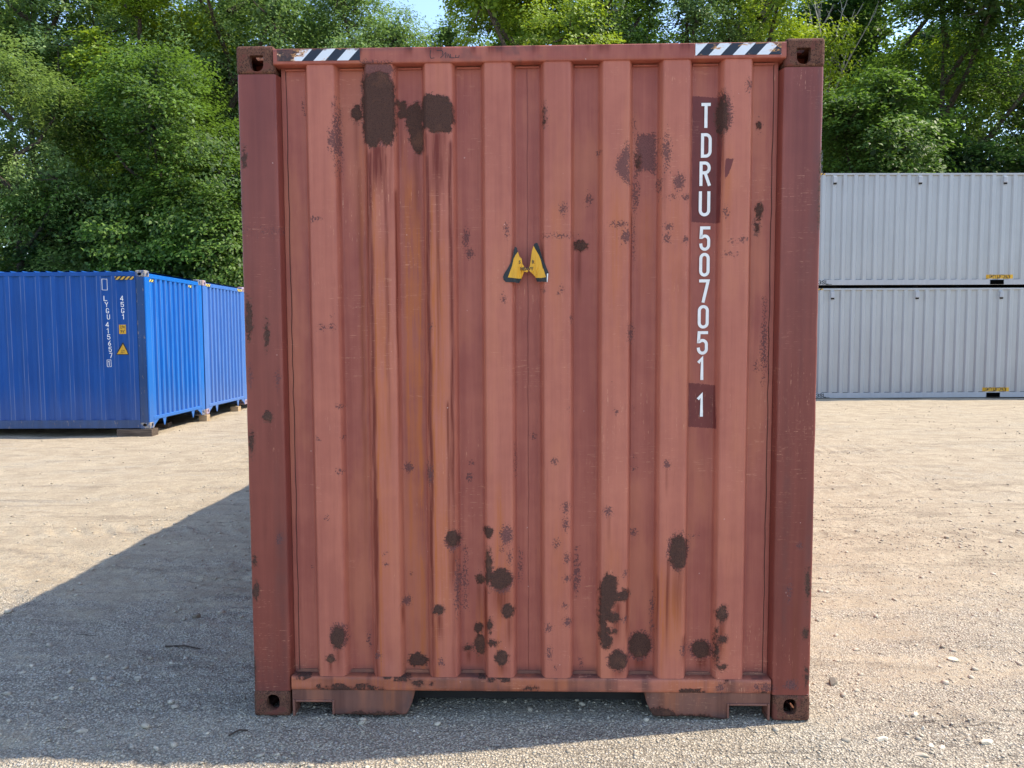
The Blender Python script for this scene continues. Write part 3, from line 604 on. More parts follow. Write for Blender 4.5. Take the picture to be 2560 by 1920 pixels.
# castings: container length runs along y here, so rotate the generic set
hc = empty('t'); 
for sx in (-1, 1):
    for far in (0, 1):
        for iz in (0, 1):
            # casting end face (its x=0) must face -y / +y ; side face (its y=0) must face outwards in x
            m = Matrix(((0, 1, 0, 0), (1, 0, 0, 0), (0, 0, 1, 0), (0, 0, 0, 1)))      # swap x,y : outer corner, grows +x,+y
            m = Matrix.Diagonal((1 if sx < 0 else -1, -1 if far else 1, 1, 1)) @ m
            me = casting_variant(bool(iz), m, M_cast)
            o = bpy.data.objects.new('corner_casting', me); C.objects.link(o); o.parent = hero
            o.location = (sx*1.2215, -.0035 if not far else LH, 2.779 if iz else 0.0)
bpy.data.objects.remove(hc)
# sides, roof, floor, far end
def corr(length, pitch, fo, sl, fi, dep, start=0.0):
    """breakpoints of a trapezoid profile: s along, depth (0 outer .. dep inner)"""
    S = [0.0]; D = [0.0]; s = start
    if start > 0: S.append(start); D.append(0.0)
    while s+fo < length:
        s += fo; S.append(s); D.append(0.0)
        if s+2*sl+fi > length-.02: break
        s += sl; S.append(s); D.append(dep); s += fi; S.append(s); D.append(dep); s += sl; S.append(s); D.append(0.0)
    if S[-1] < length: S.append(length); D.append(0.0)
    return np.array(S), np.array(D)
def corr_side(name, S, D, z0, z1, fn, mat, parent):
    s2 = []
    for i in range(1, len(S)-1):
        if D[i] == 0: s2 += [S[i]-.009, S[i]+.009]
    A = np.unique(np.concatenate([S, s2])); A = A[(A >= S[0]) & (A <= S[-1])]; DA = np.interp(A, S, D)
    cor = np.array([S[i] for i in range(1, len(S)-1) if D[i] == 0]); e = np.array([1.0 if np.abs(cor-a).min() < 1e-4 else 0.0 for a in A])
    V = [fn(s, d, z0) for s, d in zip(A, DA)]+[fn(s, d, z1) for s, d in zip(A, DA)]; n = len(A)
    return mobj(name, V, [(i, i+1, i+1+n, i+n) for i in range(n-1)], mat, parent, attrs={'edge': np.concatenate([e, e])})
def corr_roof(name, L, W, z, mat, parent, fn):
    S, D = corr(L, .216, .06, .04, .076, .022, .05)
    V = []; F = []
    for s, d in zip(S, D): V += [fn(s, .03, z-d), fn(s, .06, z+.0-d*1.0), fn(s, W-.06, z-d), fn(s, W-.03, z-d)]
    for i in range(len(S)-1):
        for k in range(3): a = i*4+k; F.append((a, a+4, a+5, a+1))
    return mobj(name, V, F, mat, parent)
S, D = corr(LH-.36, .278, .072, .068, .070, .036)
for sg in (-1, 1):
    corr_side('side_panel', S, D, .16, 2.83, lambda s, d, z: (sg*(1.207-d), s+.18, z), M_red, hero)
    box('side_rail', (sg*1.207-(.06 if sg > 0 else 0), sg*1.207+(0 if sg > 0 else .06), .165, LH-.18, 2.826, 2.886), M_red, hero)
    box('side_rail', (sg*1.212-(.05 if sg > 0 else 0), sg*1.212+(0 if sg > 0 else .05), .178, LH-.18, .015, .165), M_low, hero)
corr_roof('roof', LH-.2, WH, 2.872, M_red, hero, lambda s, y, z: (y-1.219, s+.1, z))
box('floor', (-1.16, 1.16, .12, LH-.1, .135, .165), M_dark, hero, bev=0)
for k in range(30):
    y = .45+k*.39
    if y < LH-.3:
        if k < 9:
            box('floor_beam', (-1.158, -.54, y, y+.05, .03, .132), M_dark, hero, bev=0); box('floor_beam', (.54, 1.158, y, y+.05, .03, .132), M_dark, hero, bev=0)
        else: box('floor_beam', (-1.158, 1.158, y, y+.05, .03, .132), M_dark, hero, bev=0)
box('floor_beam', (-.508, .508, .11, .16, .035, .133), M_dark, hero, bev=0)  # added beam, made up to block light so the front gap stays black
for sg in (-1, 1): box('tunnel_rail', (sg*.52-.012, sg*.52+.012, .10, 3.9, .015, .132), M_dark, hero, bev=0)
for a, b in ((-1.05, -.006), (.006, 1.05)):
    d_ = box('door', (a, b, LH-.05, LH-.005, .17, 2.80), M_red, hero)
    for k in (.3, .75): 
        bm = bmesh.new(); bmesh.ops.create_cone(bm, cap_ends=True, segments=8, radius1=.017, radius2=.017, depth=2.6, matrix=Matrix.Translation((a+(b-a)*k, LH+.012, 1.48)))
        bmobj('lock_rod', bm, M_sill, d_)
for sg in (-1, 1): box('corner_post', (sg*1.135-.075, sg*1.135+.075, LH-.15, LH-.004, .118, 2.778), M_post, hero)
box('top_rail', (-1.06, 1.06, LH-.1, LH-.006, 2.80, 2.88), M_red, hero); box('bottom_rail', (-1.05, 1.05, LH-.1, LH-.006, .03, .17), M_low, hero)
# warning tape on the header
M_hazL = stripe_mat('tape_black_white', (.74, .76, .78), (.016, .022, .036), .098, .95, 'x', .02, rust_from=(-.88, -1.01), phase=-0.0466)
M_hazR = stripe_mat('tape_black_white_right', (.74, .76, .78), (.016, .022, .036), .098, .95, 'x', .02, rust_from=(.93, 1.13), phase=-0.0169)
box('warning_tape', (-1.045, -.697, -.0078, -.0064, 2.8285, 2.8765), M_hazL, hero, bev=0)
box('warning_tape', (.6905, 1.0405, -.0078, -.0064, 2.8285, 2.8765), M_hazR, hero, bev=0)
# container number, read downwards
rows = [('T', 2.5491, 2.6517, .7285, .7671), ('D', 2.4263, 2.5273, .7283, .7732), ('R', 2.3092, 2.4106, .7237, .7705), ('U', 2.1824, 2.2868, .7222, .7704),
        ('5', 2.0379, 2.1403, .7270, .7723), ('0', 1.9292, 2.0291, .7272, .7713), ('7', 1.8188, 1.9173, .728, .7722), ('0', 1.7086, 1.8086, .7238, .7706),
        ('5', 1.5971, 1.6976, .7221, .7683), ('1', 1.4883, 1.5873, .7230, .7618), ('1', 1.3301, 1.4304, .7235, .7615)]
for ch, za, zb, xa, xb in rows:
    letter('letter' if ch in 'TDRU' else 'digit', ch, xa, za, xb-xa, zb-za, .0128, .0405, M_white, hero)
# torn warning sticker bridging a recess
def sag(x, z):
    lo = max(0.0, min(1.0, (1.955-z)/.03))
    r = max(0.0, 1-abs((x+.004)/.052)**3) if abs(x+.004) < .052 else 0
    return .016*r*(.4+.6*lo)+.0022*math.sin(x*420)*lo*(1 if abs(x+.004) < .06 else .2)
M_yel = simple('sticker_yellow', (.72, .36, .022), .5, .08, 20); M_blk = simple('sticker_black', (.016, .019, .022), .5, .1, 20)
for k, mt in (('bl', M_blk), ('br', M_blk), ('yl', M_yel), ('yr', M_yel), ('wh', M_white)):
    flat_poly('sticker', STICK[k], -.003-(.0024 if k[0] == 'y' else .0030 if k == 'wh' else 0), mt, hero, sag=sag, cuts=3)
def sg_fn(off): 
    def f(co): co.y = co.y-.0082+sag(co.x, co.z)-off; return co
    return f
text_mesh('sticker_text', 'HEAVY', .0195, Matrix.Translation((-.0057, 0, 1.9625)), M_black, hero, sg_fn(0), stretch=.92, depth=.0002, bold=.0004)
text_mesh('sticker_text', 'S', .0195, Matrix.Translation((-.0350, 0, 1.9905)), M_black, hero, sg_fn(0), stretch=.85, depth=.0002, bold=.0004)
text_mesh('sticker_text', 'R', .0195, Matrix.Translation((.0215, 0, 1.9905)), M_black, hero, sg_fn(0), stretch=.85, depth=.0002, bold=.0004)
# pen scrawl on the header
bm = bmesh.new()
for pl in ([(0, 1), (-.02, .4), (.01, .05), (.12, .1)], [(.22, 1), (.38, 1), (.42, .75), (.40, .5)], [(.34, .1), (.52, .75), (.5, .1)], [(.56, .6), (.56, .12), (.62, .55), (.64, .1)], [(.68, .5), (.67, .1), (.8, .08)], [(.86, .4), (.84, .1), (.95, .12), (.97, .35)]):
    stroke_bm(bm, [pl], -.4035, 2.829, .125, .036, .0026, -.0068)
bmobj('scrawl', bm, M_black, hero)
# ================================================================== OTHER CONTAINERS
def plain_steel(name, base, lite, streak=(.55, .55, .55), amt=.12, rusty=.0, rough=.5, edge=0.0, spec=.25):
    t = NT(name)
    st = t.noise(1.0, 5, .6, t.scale((9, 9, .5))); b = t.noise(1.2, 4); fine = t.noise(50, 4, .6)
    c = t.mix(t.ss(.35, .65, t.math('ADD', t.math('MULTIPLY', st, .6), t.math('MULTIPLY', b, .4))), base, lite)
    c = t.mix(t.math('MULTIPLY', t.ss(.58, .74, t.noise(1.0, 5, .65, t.scale((26, 26, 1.1)))), amt), c, streak)
    r = t.ss(.70-rusty*.3, .74-rusty*.3, t.math('ADD', t.math('MULTIPLY', t.noise(7, 6, .7), .75), t.math('MULTIPLY', fine, .3)))
    c = t.mix(t.math('MULTIPLY', r, .75), c, (.16, .075, .045))
    if edge:
        r2 = t.ss(.60, .64, t.noise(1.0, 6, .75, t.scale((16, 16, 5))))
        c = t.mix(t.math('MULTIPLY', r2, edge), c, (.30, .24, .20))
    em = t.math('MULTIPLY', t.attr('edge'), t.ss(.35, .6, t.noise(1.0, 4, .6, t.scale((14, 14, .9)))))  # corners lightened in the colour: wear plus the highlight that edges catch
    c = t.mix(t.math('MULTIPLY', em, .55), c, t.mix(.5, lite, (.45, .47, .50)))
    dust = t.n('ShaderNodeSeparateXYZ'); t.lk(t.co, dust.inputs[0])
    dm = t.math('MULTIPLY', t.ss(.9, .1, t.math('ADD', dust.outputs[2], t.math('MULTIPLY', t.math('SUBTRACT', st, .5), .9))), .10)
    c = t.mix(dm, c, (.30, .25, .20))
    return t.done(t.bsdf(c, rough, t.bump(t.math('ADD', b, fine), .12, .01), spec=spec))
def build_container(name, label, group, L, root_loc, rot, mats, right_end=True, rail_h=.164, top_h=(2.836, 2.890), prof=(.072, .068, .070, .036), cast_amt=.3, ends_pitch=.2, fins=False):
    W, H = 2.438, 2.896
    r = empty(name, root_loc, rot); tag(r, label, 'shipping container', group)
    mp, me_, mpost, mcast = mats
    castings(L, W, H, mcast, r)
    S, D = corr(L-.36, .278, prof[0], prof[1], prof[2], prof[3])
    for yy, sg in ((0, 1), (W, -1)):
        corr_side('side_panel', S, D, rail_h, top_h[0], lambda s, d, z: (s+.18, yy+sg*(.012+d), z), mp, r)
        a, b = sorted((yy+sg*.008, yy+sg*.068))
        box('top_rail', (.178, L-.178, a, b, top_h[0], top_h[1]), mp, r, bev=.005)
        a, b = sorted((yy+sg*.006, yy+sg*.050))
        box('bottom_rail', (.178, L-.178, a, b, .012, rail_h), mpost, r, bev=.004)
    # ends
    for xe, sg in ((0, 1), (L, -1)):
        m = me_ if (sg < 0) == right_end else mp
        S2, D2 = corr(W-.32, ends_pitch, .075, .022, .080, .045, .035)
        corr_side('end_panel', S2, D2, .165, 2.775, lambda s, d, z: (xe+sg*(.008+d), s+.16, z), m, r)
        for k in (0, 1):
            y0, y1 = (0.004, .160) if k == 0 else (W-.160, W-.004)
            a, b = sorted((xe+sg*.004, xe+sg*.03)); 
            box('corner_post', (a, b, y0, y1, .116, H-.116), me_ if sg < 0 else mpost, r, bev=.006)
            a, b = sorted((xe+sg*.0315, xe+sg*.172)); ya, yb = (0.002, .05) if k == 0 else (W-.05, W-.002)
            box('corner_post', (a, b, ya, yb, .116, H-.116), mpost, r, bev=.006)
        a, b = sorted((xe+sg*.003, xe+sg*.08))
        box('end_header', (a, b, .160, W-.160, 2.765, 2.845), m, r, bev=.006)
        box('end_sill', (a, b, .160, W-.160, .150, .215), m, r, bev=.006)
        # gussets by the castings and hanging fins below the sill
        a, b = sorted((xe+sg*.010, xe+sg*.022))
        for s0, s1 in ((.162, 1), (W-.162, -1)):
            bm = bmesh.new(); add_prism(bm, [(s0, .152), (s0+s1*.22, .152), (s0+s1*.05, .06), (s0, .004)], a, b, 'x'); bmobj('gusset', bm, m, r)
            cx = s0+s1*.43
            bm = bmesh.new(); add_prism(bm, [(cx-.075, .152), (cx+.075, .152), (cx+.03, .05), (cx+.006, .004), (cx-.012, .01), (cx-.04, .08)], a, b, 'x'); bmobj('fin', bm, m, r)
    corr_roof('roof', L-.2, W, H-.004, mp, r, lambda s, y, z: (s+.1, y, z))
    box('floor', (.1, L-.1, .05, W-.05, .13, .16), M_dark, r, bev=0)
    for k in range(int(L/1.2)): box('floor_beam', (.9+k*1.2, .95+k*1.2, .052, W-.052, .03, .129), M_dark, r, bev=0)
    return r
M_yb = stripe_mat('tape_yellow_black', (.62, .34, .03), (.02, .022, .03), .085, 1.0, 'x', .02)
M_yby = stripe_mat('tape_yellow_black_end', (.74, .58, .10), (.03, .04, .07), .085, 1.0, 'y', .02)
M_cblue = casting_mat('worn_casting_blue', (.16, .13, .115), (.36, .33, .30), (.05, .10, .22), .5)
M_cblack = casting_mat('casting_grey', (.20, .20, .20), (.42, .42, .43), (.5, .5, .5), .3)
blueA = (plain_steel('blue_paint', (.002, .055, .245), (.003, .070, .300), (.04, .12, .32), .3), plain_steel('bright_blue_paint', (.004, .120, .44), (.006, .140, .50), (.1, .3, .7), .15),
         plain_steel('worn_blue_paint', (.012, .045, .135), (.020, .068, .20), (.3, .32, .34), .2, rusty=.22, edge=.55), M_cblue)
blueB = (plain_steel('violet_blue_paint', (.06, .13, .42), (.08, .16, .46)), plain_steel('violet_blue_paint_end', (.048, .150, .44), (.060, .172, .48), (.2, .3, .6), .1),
         plain_steel('violet_blue_post', (.06, .12, .36), (.08, .15, .4), rusty=.1), casting_mat('rusty_casting_pink', (.30, .20, .19), (.45, .33, .32), (.3, .3, .5), .4))
teal = (plain_steel('teal_paint', (.02, .24, .24), (.03, .30, .29)),)*3+(casting_mat('rusty_casting_orange', (.30, .11, .06), (.42, .18, .10), (.3, .15, .1), .3),)
LA = 12.192
def end_at(x, y, yaw, L): return (x-L*math.cos(yaw), y-L*math.sin(yaw))
GR = 'blue and teal containers parked side by side'
a = end_at(-6.99, 10.19, .0215, LA)
A_ = build_container('shipping_container', 'deep blue container with white lettering down its long shaded side', None, LA, (a[0], a[1], -.009), (0, 0, .0215), blueA, top_h=(2.795, 2.868))
b = end_at(-7.035, 12.66, .0190, LA)
B_ = build_container('shipping_container', 'violet-blue container whose lit ribbed end adjoins the deep blue one', None, LA, (b[0], b[1], -.006), (0, 0, .0190), blueB, top_h=(2.795, 2.868))
c = end_at(-7.06, 15.16, .0190, LA)
C_ = build_container('shipping_container', 'teal container just showing past the violet-blue one', None, LA, (c[0], c[1], -.006), (0, 0, .0190), teal, top_h=(2.795, 2.868))
# marks on the deep blue one --------------------------------------------
PS, PD = corr(LA-.36, .278, .072, .068, .070, .036)
def aprof(x): return .012+float(np.interp(x-.18, PS, PD))
def abreaks(x0, x1): return [s+.18 for s in PS if x0 < s+.18 < x1]
def AX(xw): return LA+(xw+6.99)/math.cos(.0215)      # world x on the side -> local
def side_glyph(ch, xw, z0, wd_, h, st):
    x0 = AX(xw); letter('letter' if ch.isalpha() and ch != 'box' else 'digit' if ch != 'box' else 'check_box', ch, x0, z0, wd_, h, st, -.003, M_white, A_, prof=aprof, breaks=abreaks(x0-.02, x0+wd_+.02))
zt = 2.345
for i, ch in enumerate('LYGU'): side_glyph(ch, -7.772+i*.013, 2.345-i*.112, .056, .093, .0115)
for i, ch in enumerate('415657'): side_glyph(ch, -7.760+i*.009, 1.868-i*.1125, .056, .093, .0115)
side_glyph('box', -7.762, 1.142, .076, .132, .007); side_glyph('1', -7.748, 1.162, .040, .092, .011)
side_glyph('box', -7.790, 2.540, .088, .205, .007)
for i, ch in enumerate('45G1'): side_glyph(ch, -7.476+i*.005, 2.345-i*.112, .056, .093, .0115)
def side_flat(name, pts, y, mat, parent, profn, brk):
    bm = bmesh.new(); bm.faces.new([bm.verts.new((x, y, z)) for x, z in pts]); conform(bm, profn, brk)
    ex = bmesh.ops.extrude_face_region(bm, geom=bm.faces[:])
    for v in ex['geom']:
        if isinstance(v, bmesh.types.BMVert): v.co.y += .0008
    return bmobj(name, bm, mat, parent)
M_lbl = simple('label_yellow', (.66, .36, .02), .5, .05)
x0 = AX(-7.508); side_flat('height_label', [(x0, 1.744), (x0+.115, 1.744), (x0+.115, 1.912), (x0, 1.912)], -.003, M_lbl, A_, aprof, abreaks(x0, x0+.115))
def afn(off):
    def f(co): co.y = co.y-.0038+aprof(co.x)-off; return co
    return f
text_mesh('label_text', "2,9m", .075, Matrix.Translation((x0+.057, 0, 1.868)), M_black, A_, afn(0), stretch=.56, depth=.0002, bold=.001)
text_mesh('label_text', "9'6\"", .075, Matrix.Translation((x0+.057, 0, 1.788)), M_black, A_, afn(0), stretch=.66, depth=.0002, bold=.001)
x0 = AX(-7.575); x1 = AX(-7.343); xm = (x0+x1)/2
side_flat('warning_triangle', [(x0, 1.362), (x1, 1.362), (xm+.008, 1.588), (xm-.008, 1.588)], -.003, M_blk, A_, aprof, abreaks(x0, x1))
side_flat('warning_triangle', [(x0+.026, 1.377), (x1-.026, 1.377), (xm, 1.558)], -.0042, M_lbl, A_, aprof, abreaks(x0, x1))
text_mesh('label_text', 'SUPER', .03, Matrix.Translation((xm, 0, 1.435)), M_black, A_, lambda co: Vector((co.x, co.y-.0050+aprof(co.x), co.z)), stretch=.8, depth=.0002)
text_mesh('label_text', 'HEAVY', .03, Matrix.Translation((xm, 0, 1.405)), M_black, A_, lambda co: Vector((co.x, co.y-.0050+aprof(co.x), co.z)), stretch=.8, depth=.0002)
x0 = AX(-7.54); box('warning_tape', (x0, AX(-7.195), .0030, .0046, 2.727, 2.785), M_yb, A_, bev=0)
for y0, y1 in ((.10, .33), (1.74, 1.95)): box('warning_tape', (LA+.0015-.005, LA-.002, y0+.062, y1, 2.700, 2.745), M_yby, A_, bev=0)
for y0, y1 in ((.17, .40), (1.98, 2.26)): box('warning_tape', (LA-.0028, LA-.0012, y0, y1, 2.775, 2.835), M_yby, B_, bev=0)

# ---- pale grey pair stacked on the right
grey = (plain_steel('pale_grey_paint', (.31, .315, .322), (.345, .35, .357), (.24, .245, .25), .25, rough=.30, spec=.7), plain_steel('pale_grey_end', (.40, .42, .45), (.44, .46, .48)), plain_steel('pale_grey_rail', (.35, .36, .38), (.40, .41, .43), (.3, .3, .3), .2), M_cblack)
M_hole = NT('hole'); M_hole = M_hole.done(M_hole.bsdf((.002, .002, .002), 1.0, spec=0)); GP = []
GPR = (.082, .036, .124, .046); QS, QD = corr(12.192-.36, .278, *GPR)
for k, (lab, z) in enumerate((('lower pale grey container of the stacked pair, standing on the gravel', -.020), ('upper pale grey container lying on another grey one, trees behind it', 2.942))):
    g = build_container('shipping_container', lab, 'pale grey containers stacked two high', 12.192, (7.105, 16.46+k*.02, z), (0, 0, .040), grey, top_h=(2.842, 2.888), rail_h=.150, prof=GPR)
    gp = lambda x: .012+float(np.interp(x-.18, QS, QD))
    for x in (.72, 2.92, 5.14, 7.34, 9.55, 11.5):
        i = np.argmin([abs(s+.18+.039-x) for s, d in zip(QS, QD) if d == 0]); sx = [s+.18+.039 for s, d in zip(QS, QD) if d == 0][i]
        v = box('air_vent', (sx-.05, sx+.05, -.030, .014, 2.64, 2.80), grey[2], g, bev=.012)
        box('vent_slot', (sx-.04, sx+.04, -.022, .0, 2.60, 2.639), M_dark, v, bev=0)
    for xp in (4.93, 6.90):
        box('fork_pocket', (xp, xp+.36, -.001, .004, .018, .138), M_hole, g, bev=0)
        a0, a1 = xp-.08, xp+.60
        br = [s+.18 for s in QS if a0 < s+.18 < a1]
        side_flat('lift_label', [(a0, .168), (a1, .168), (a1, .272), (a0, .272)], -.002, M_lbl, g, gp, br)
        text_mesh('label_text', 'EMPTY LIFT ONLY', .125, Matrix.Translation(((a0+a1)/2, 0, .220)), M_black, g, lambda co: Vector((co.x, co.y-.0030+gp(co.x), co.z)), stretch=.56, depth=.0002, bold=.0022)
    bm = bmesh.new(); 
    for q, chh in enumerate(('3', 'S', 'L')): stroke_bm(bm, glyph(chh), .40+q*.095, .03, .08, .105, .017, -.0005)
    stroke_bm(bm, [[(0, 0), (1, .1)]], .60, .02, .16, .03, .012, -.0007)
    bmobj('scrawl', bm, M_black, g)
    box('warning_tape', (.20, .52, .0050, .0066, 2.846, 2.884), M_yb, g, bev=0)

# timber blocks under the blue row
def timber(label, x0, x1, y0, y1, z0, z1, yaw, mat):
    bm = bmesh.new(); w_, d_, h_ = x1-x0, y1-y0, z1-z0
    add_box(bm, -w_/2, w_/2, -d_/2, d_/2, 0, h_, bev=.006)
    for v in bm.verts: v.co.x += random.uniform(-.006, .006); v.co.z += random.uniform(-.003, .003)
    o = bmobj('timber_block', bm, mat); o.location = ((x0+x1)/2, (y0+y1)/2, z0); o.rotation_euler.z = yaw
    tag(o, label, 'timber block', 'timber blocks under the blue containers'); return o
def wood(name, a, b_):
    t = NT(name); n = t.noise(1.0, 5, .6, t.scale((3, 40, 40)), .4)
    return t.done(t.bsdf(t.mix(t.ss(.3, .7, n), a, b_), .85, t.bump(n, .5, .01), spec=.2))
M_wd = wood('weathered_timber', (.060, .045, .035), (.16, .12, .095)); M_wl = wood('pale_timber', (.34, .24, .14), (.50, .38, .24))
timber('dark weathered timber under the near corner of the deep blue container', -7.60, -6.96, 10.16, 10.42, -.150, -.014, .02, M_wd)
timber('pale timber end between the deep blue and violet-blue containers', -7.16, -6.99, 12.55, 12.72, -.150, -.012, .0, M_wl)
timber('reddish timber in the shade under the deep blue container', -7.9, -7.3, 11.3, 11.7, -.160, -.05, .3, M_wd)
timber('small pale timber under the far corner of the violet-blue container', -7.25, -7.06, 14.45, 14.62, -.150, -.012, .0, M_wl)
# ================================================================== GROUND
def gz0(x, y):
    l = sstep(1.5, 6.5, -x)*sstep(3, 9, y); r = sstep(3, 8, x)*sstep(6, 14, y)
    return -.142*l-.030*r-.002
def gh(x, y):
    z = gz0(x, y)
    far = sstep(60, 20, np.hypot(x, y))
    near_c = 1-np.exp(-((np.abs(x)-1.25).clip(0)/.35)**2-((-y).clip(0)/.35)**2)      # flat where the container stands
    onc = np.where((np.abs(x) < 1.3) & (y > -.02), .35, 1.0)
    z = z+(fbm(x*.35, y*.8, 2, 3)-.5)*.05*far*near_c
    z = z+(fbm(x*1.6, y*3.6, 12, 4)-.5)*.042*far*near_c*onc
    rough = .35+.9*sstep(.48, .66, fbm(x*.55+2, y*.9, 71, 3))+.6*sstep(1.8, 3.2, x)*sstep(1.8, .3, y)
    z = z+(fbm(x*8+y*6, y*19, 22, 4)-.5)*.030*rough*far*(.35+.65*near_c)
    z = z+(vnoise(x*40, y*44, 91)-.5)*.012*far*rough
    # wheel ruts running left-right behind the containers
    for yc, am, sl in ((3.1, .012, .06), (4.9, .014, -.04), (7.4, .016, .03), (9.2, .014, .05)):
        d = y-yc-sl*x-.25*np.sin(x*.35+yc)
        z = z-am*1.3*np.exp(-(d/.18)**2)*far*(.7+.7*np.sin((x+d*.8)*30))*(sstep(1.5, 3, np.abs(x)))
    return z
def axis(lo, hi, step, farv, g=1.12):
    c = list(np.arange(lo, hi+1e-6, step)); s = step
    while c[-1] < farv: s *= g; c.append(c[-1]+s)
    s = step; l = []
    v = lo
    while v > -farv: s *= g; v -= s; l.append(v)
    return np.array(l[::-1]+c)
gx = axis(-4.2, 4.8, .0205, 900, 1.13); gy = axis(-.75, 2.8, .0195, 900, 1.055)
GX, GY = np.meshgrid(gx, gy, indexing='ij'); GZ = gh(GX, GY)
def ground_mat():
    t = NT('gravel_and_dirt')
    pos = t.co
    big = t.noise(1.0, 4, .6, t.scale((.22, .55, 1)))
    band = t.noise(1.0, 5, .62, t.scale((.5, 2.6, 1)), .4)
    mid = t.noise(3.5, 5, .6); fine = t.noise(26, 5, .65)
    grit = t.noise(140, 3, .6); grit2 = t.noise(420, 2, .6)
    v1 = t.vor(95); v1c = t.vor(95, out='Color'); v2 = t.vor(240); v2c = t.vor(240, out='Color'); v3c = t.vor(24, out='Color'); v3 = t.vor(24)
    gsel = t.math('ADD', t.math('MULTIPLY', band, .5), t.math('ADD', t.math('MULTIPLY', mid, .25), t.math('MULTIPLY', big, .3)))
    gsel = t.math('ADD', gsel, t.math('MULTIPLY', t.math('SUBTRACT', fine, .5), .35))
    sp = t.n('ShaderNodeSeparateXYZ'); t.lk(pos, sp.inputs[0])
    # coarse grey stone spread around the container's foot and at the right
    y_ = sp.outputs[1]; x_ = sp.outputs[0]
    foot = t.math('MULTIPLY', t.ss(2.6, -.1, y_), .17)
    gsel = t.math('ADD', gsel, foot)
    gm = t.ss(.52, .70, gsel)
    dirt = t.mix(t.ss(.3, .7, mid), (.455, .37, .262), (.590, .49, .348))
    dirt = t.mix(t.math('MULTIPLY', t.ss(.40, .62, fine), .45), dirt, (.370, .300, .220))
    dirt = t.mix(t.math('MULTIPLY', t.ss(.55, .68, grit), .40), dirt, (.50, .42, .32))
    dirt = t.mix(t.math('MULTIPLY', t.ss(.46, .34, grit), .45), dirt, (.165, .13, .105))
    bw = t.n('ShaderNodeRGBToBW'); t.lk(v1c, bw.inputs[0]); bw2 = t.n('ShaderNodeRGBToBW'); t.lk(v2c, bw2.inputs[0]); bw3 = t.n('ShaderNodeRGBToBW'); t.lk(v3c, bw3.inputs[0])
    gr = t.mix(t.ss(.2, .8, bw.outputs[0]), (.470, .400, .300), (.700, .600, .450))
    gr = t.mix(t.math('MULTIPLY', t.ss(.3, .8, bw2.outputs[0]), .55), gr, (.62, .56, .47))
    gr = t.mix(t.math('MULTIPLY', t.ss(.45, .33, grit), .6), gr, (.10, .085, .072))
    gr = t.mix(t.math('MULTIPLY', t.ss(.82, .9, bw.outputs[0]), .6), gr, (.66, .63, .58))
    col = t.mix(gm, dirt, gr)
    crev_shade = t.math('MULTIPLY', t.ss(.30, .62, v1), t.math('ADD', .15, t.math('MULTIPLY', gm, .42)))
    col = t.mix(crev_shade, col, (.105, .085, .068))  # shadow between the stones painted into the ground colour
    chipm = t.math('MULTIPLY', t.math('LESS_THAN', v3, .12), t.math('GREATER_THAN', bw3.outputs[0], .62))
    col = t.mix(t.math('MULTIPLY', chipm, .75), col, t.mix(bw.outputs[0], (.10, .08, .07), (.62, .56, .50)))
    # darker drifts of coarse grit, drawn out along the wheel tracks
    dr_ = t.noise(1.0, 6, .68, t.scale((.9, 5.5, 1)), .5)
    drm = t.math('MULTIPLY', t.ss(.535, .62, dr_), t.ss(.62, .40, grit))
    col = t.mix(t.math('MULTIPLY', drm, .55), col, (.135, .110, .090))
    ln = t.noise(1.0, 5, .7, t.scale((3.2, 26, 1)), .6)
    lnm = t.math('MULTIPLY', t.ss(.60, .66, ln), t.ss(.45, .60, t.noise(1.0, 3, .5, t.scale((.8, 1.8, 1)))))
    col = t.mix(t.math('MULTIPLY', lnm, .5), col, (.15, .12, .10))
    h = t.math('ADD', t.math('MULTIPLY', t.math('SUBTRACT', .6, v1), t.math('ADD', .25, gm)), t.math('MULTIPLY', grit, .5))
    h = t.math('ADD', h, t.math('MULTIPLY', t.math('SUBTRACT', .6, v2), .5))
    h = t.math('ADD', h, t.math('MULTIPLY', fine, 1.6))
    h = t.math('SUBTRACT', h, t.math('MULTIPLY', lnm, 1.2))
    nrm = t.bump(h, .85, .013)
    return t.done(t.bsdf(col, .95, nrm, spec=.12))
M_gr = ground_mat()
gr_ = mobj('ground', np.stack([GX.ravel(), GY.ravel(), GZ.ravel()], 1), grid_faces(len(gx), len(gy)), M_gr, smooth=True)
tag(gr_, kind='structure')
# loose stones: many small ones as one heap of ground cover, the largest singly
def ico():
    bm = bmesh.new(); bmesh.ops.create_icosphere(bm, subdivisions=1, radius=1); bm.verts.ensure_lookup_table()
    V = np.array([v.co[:] for v in bm.verts]); F = np.array([[v.index for v in f.verts] for f in bm.faces]); bm.free(); return V, F
IV, IF = ico()
OV = np.array([[1,0,0],[-1,0,0],[0,1,0],[0,-1,0],[0,0,1],[0,0,-1]], float); OF = np.array([[0,2,4],[2,1,4],[1,3,4],[3,0,4],[2,0,5],[1,2,5],[3,1,5],[0,3,5]])
def stone_mat():
    t = NT('stones'); a = t.attr('tone'); n = t.noise(60, 4)
    c = t.mix(a, (.17, .145, .115), (.70, .61, .47)); c = t.mix(t.math('MULTIPLY', t.ss(.4, .6, n), .25), c, (.30, .24, .17))
    return t.done(t.bsdf(c, .9, t.bump(n, .3, .004), spec=.15))
M_st = stone_mat()
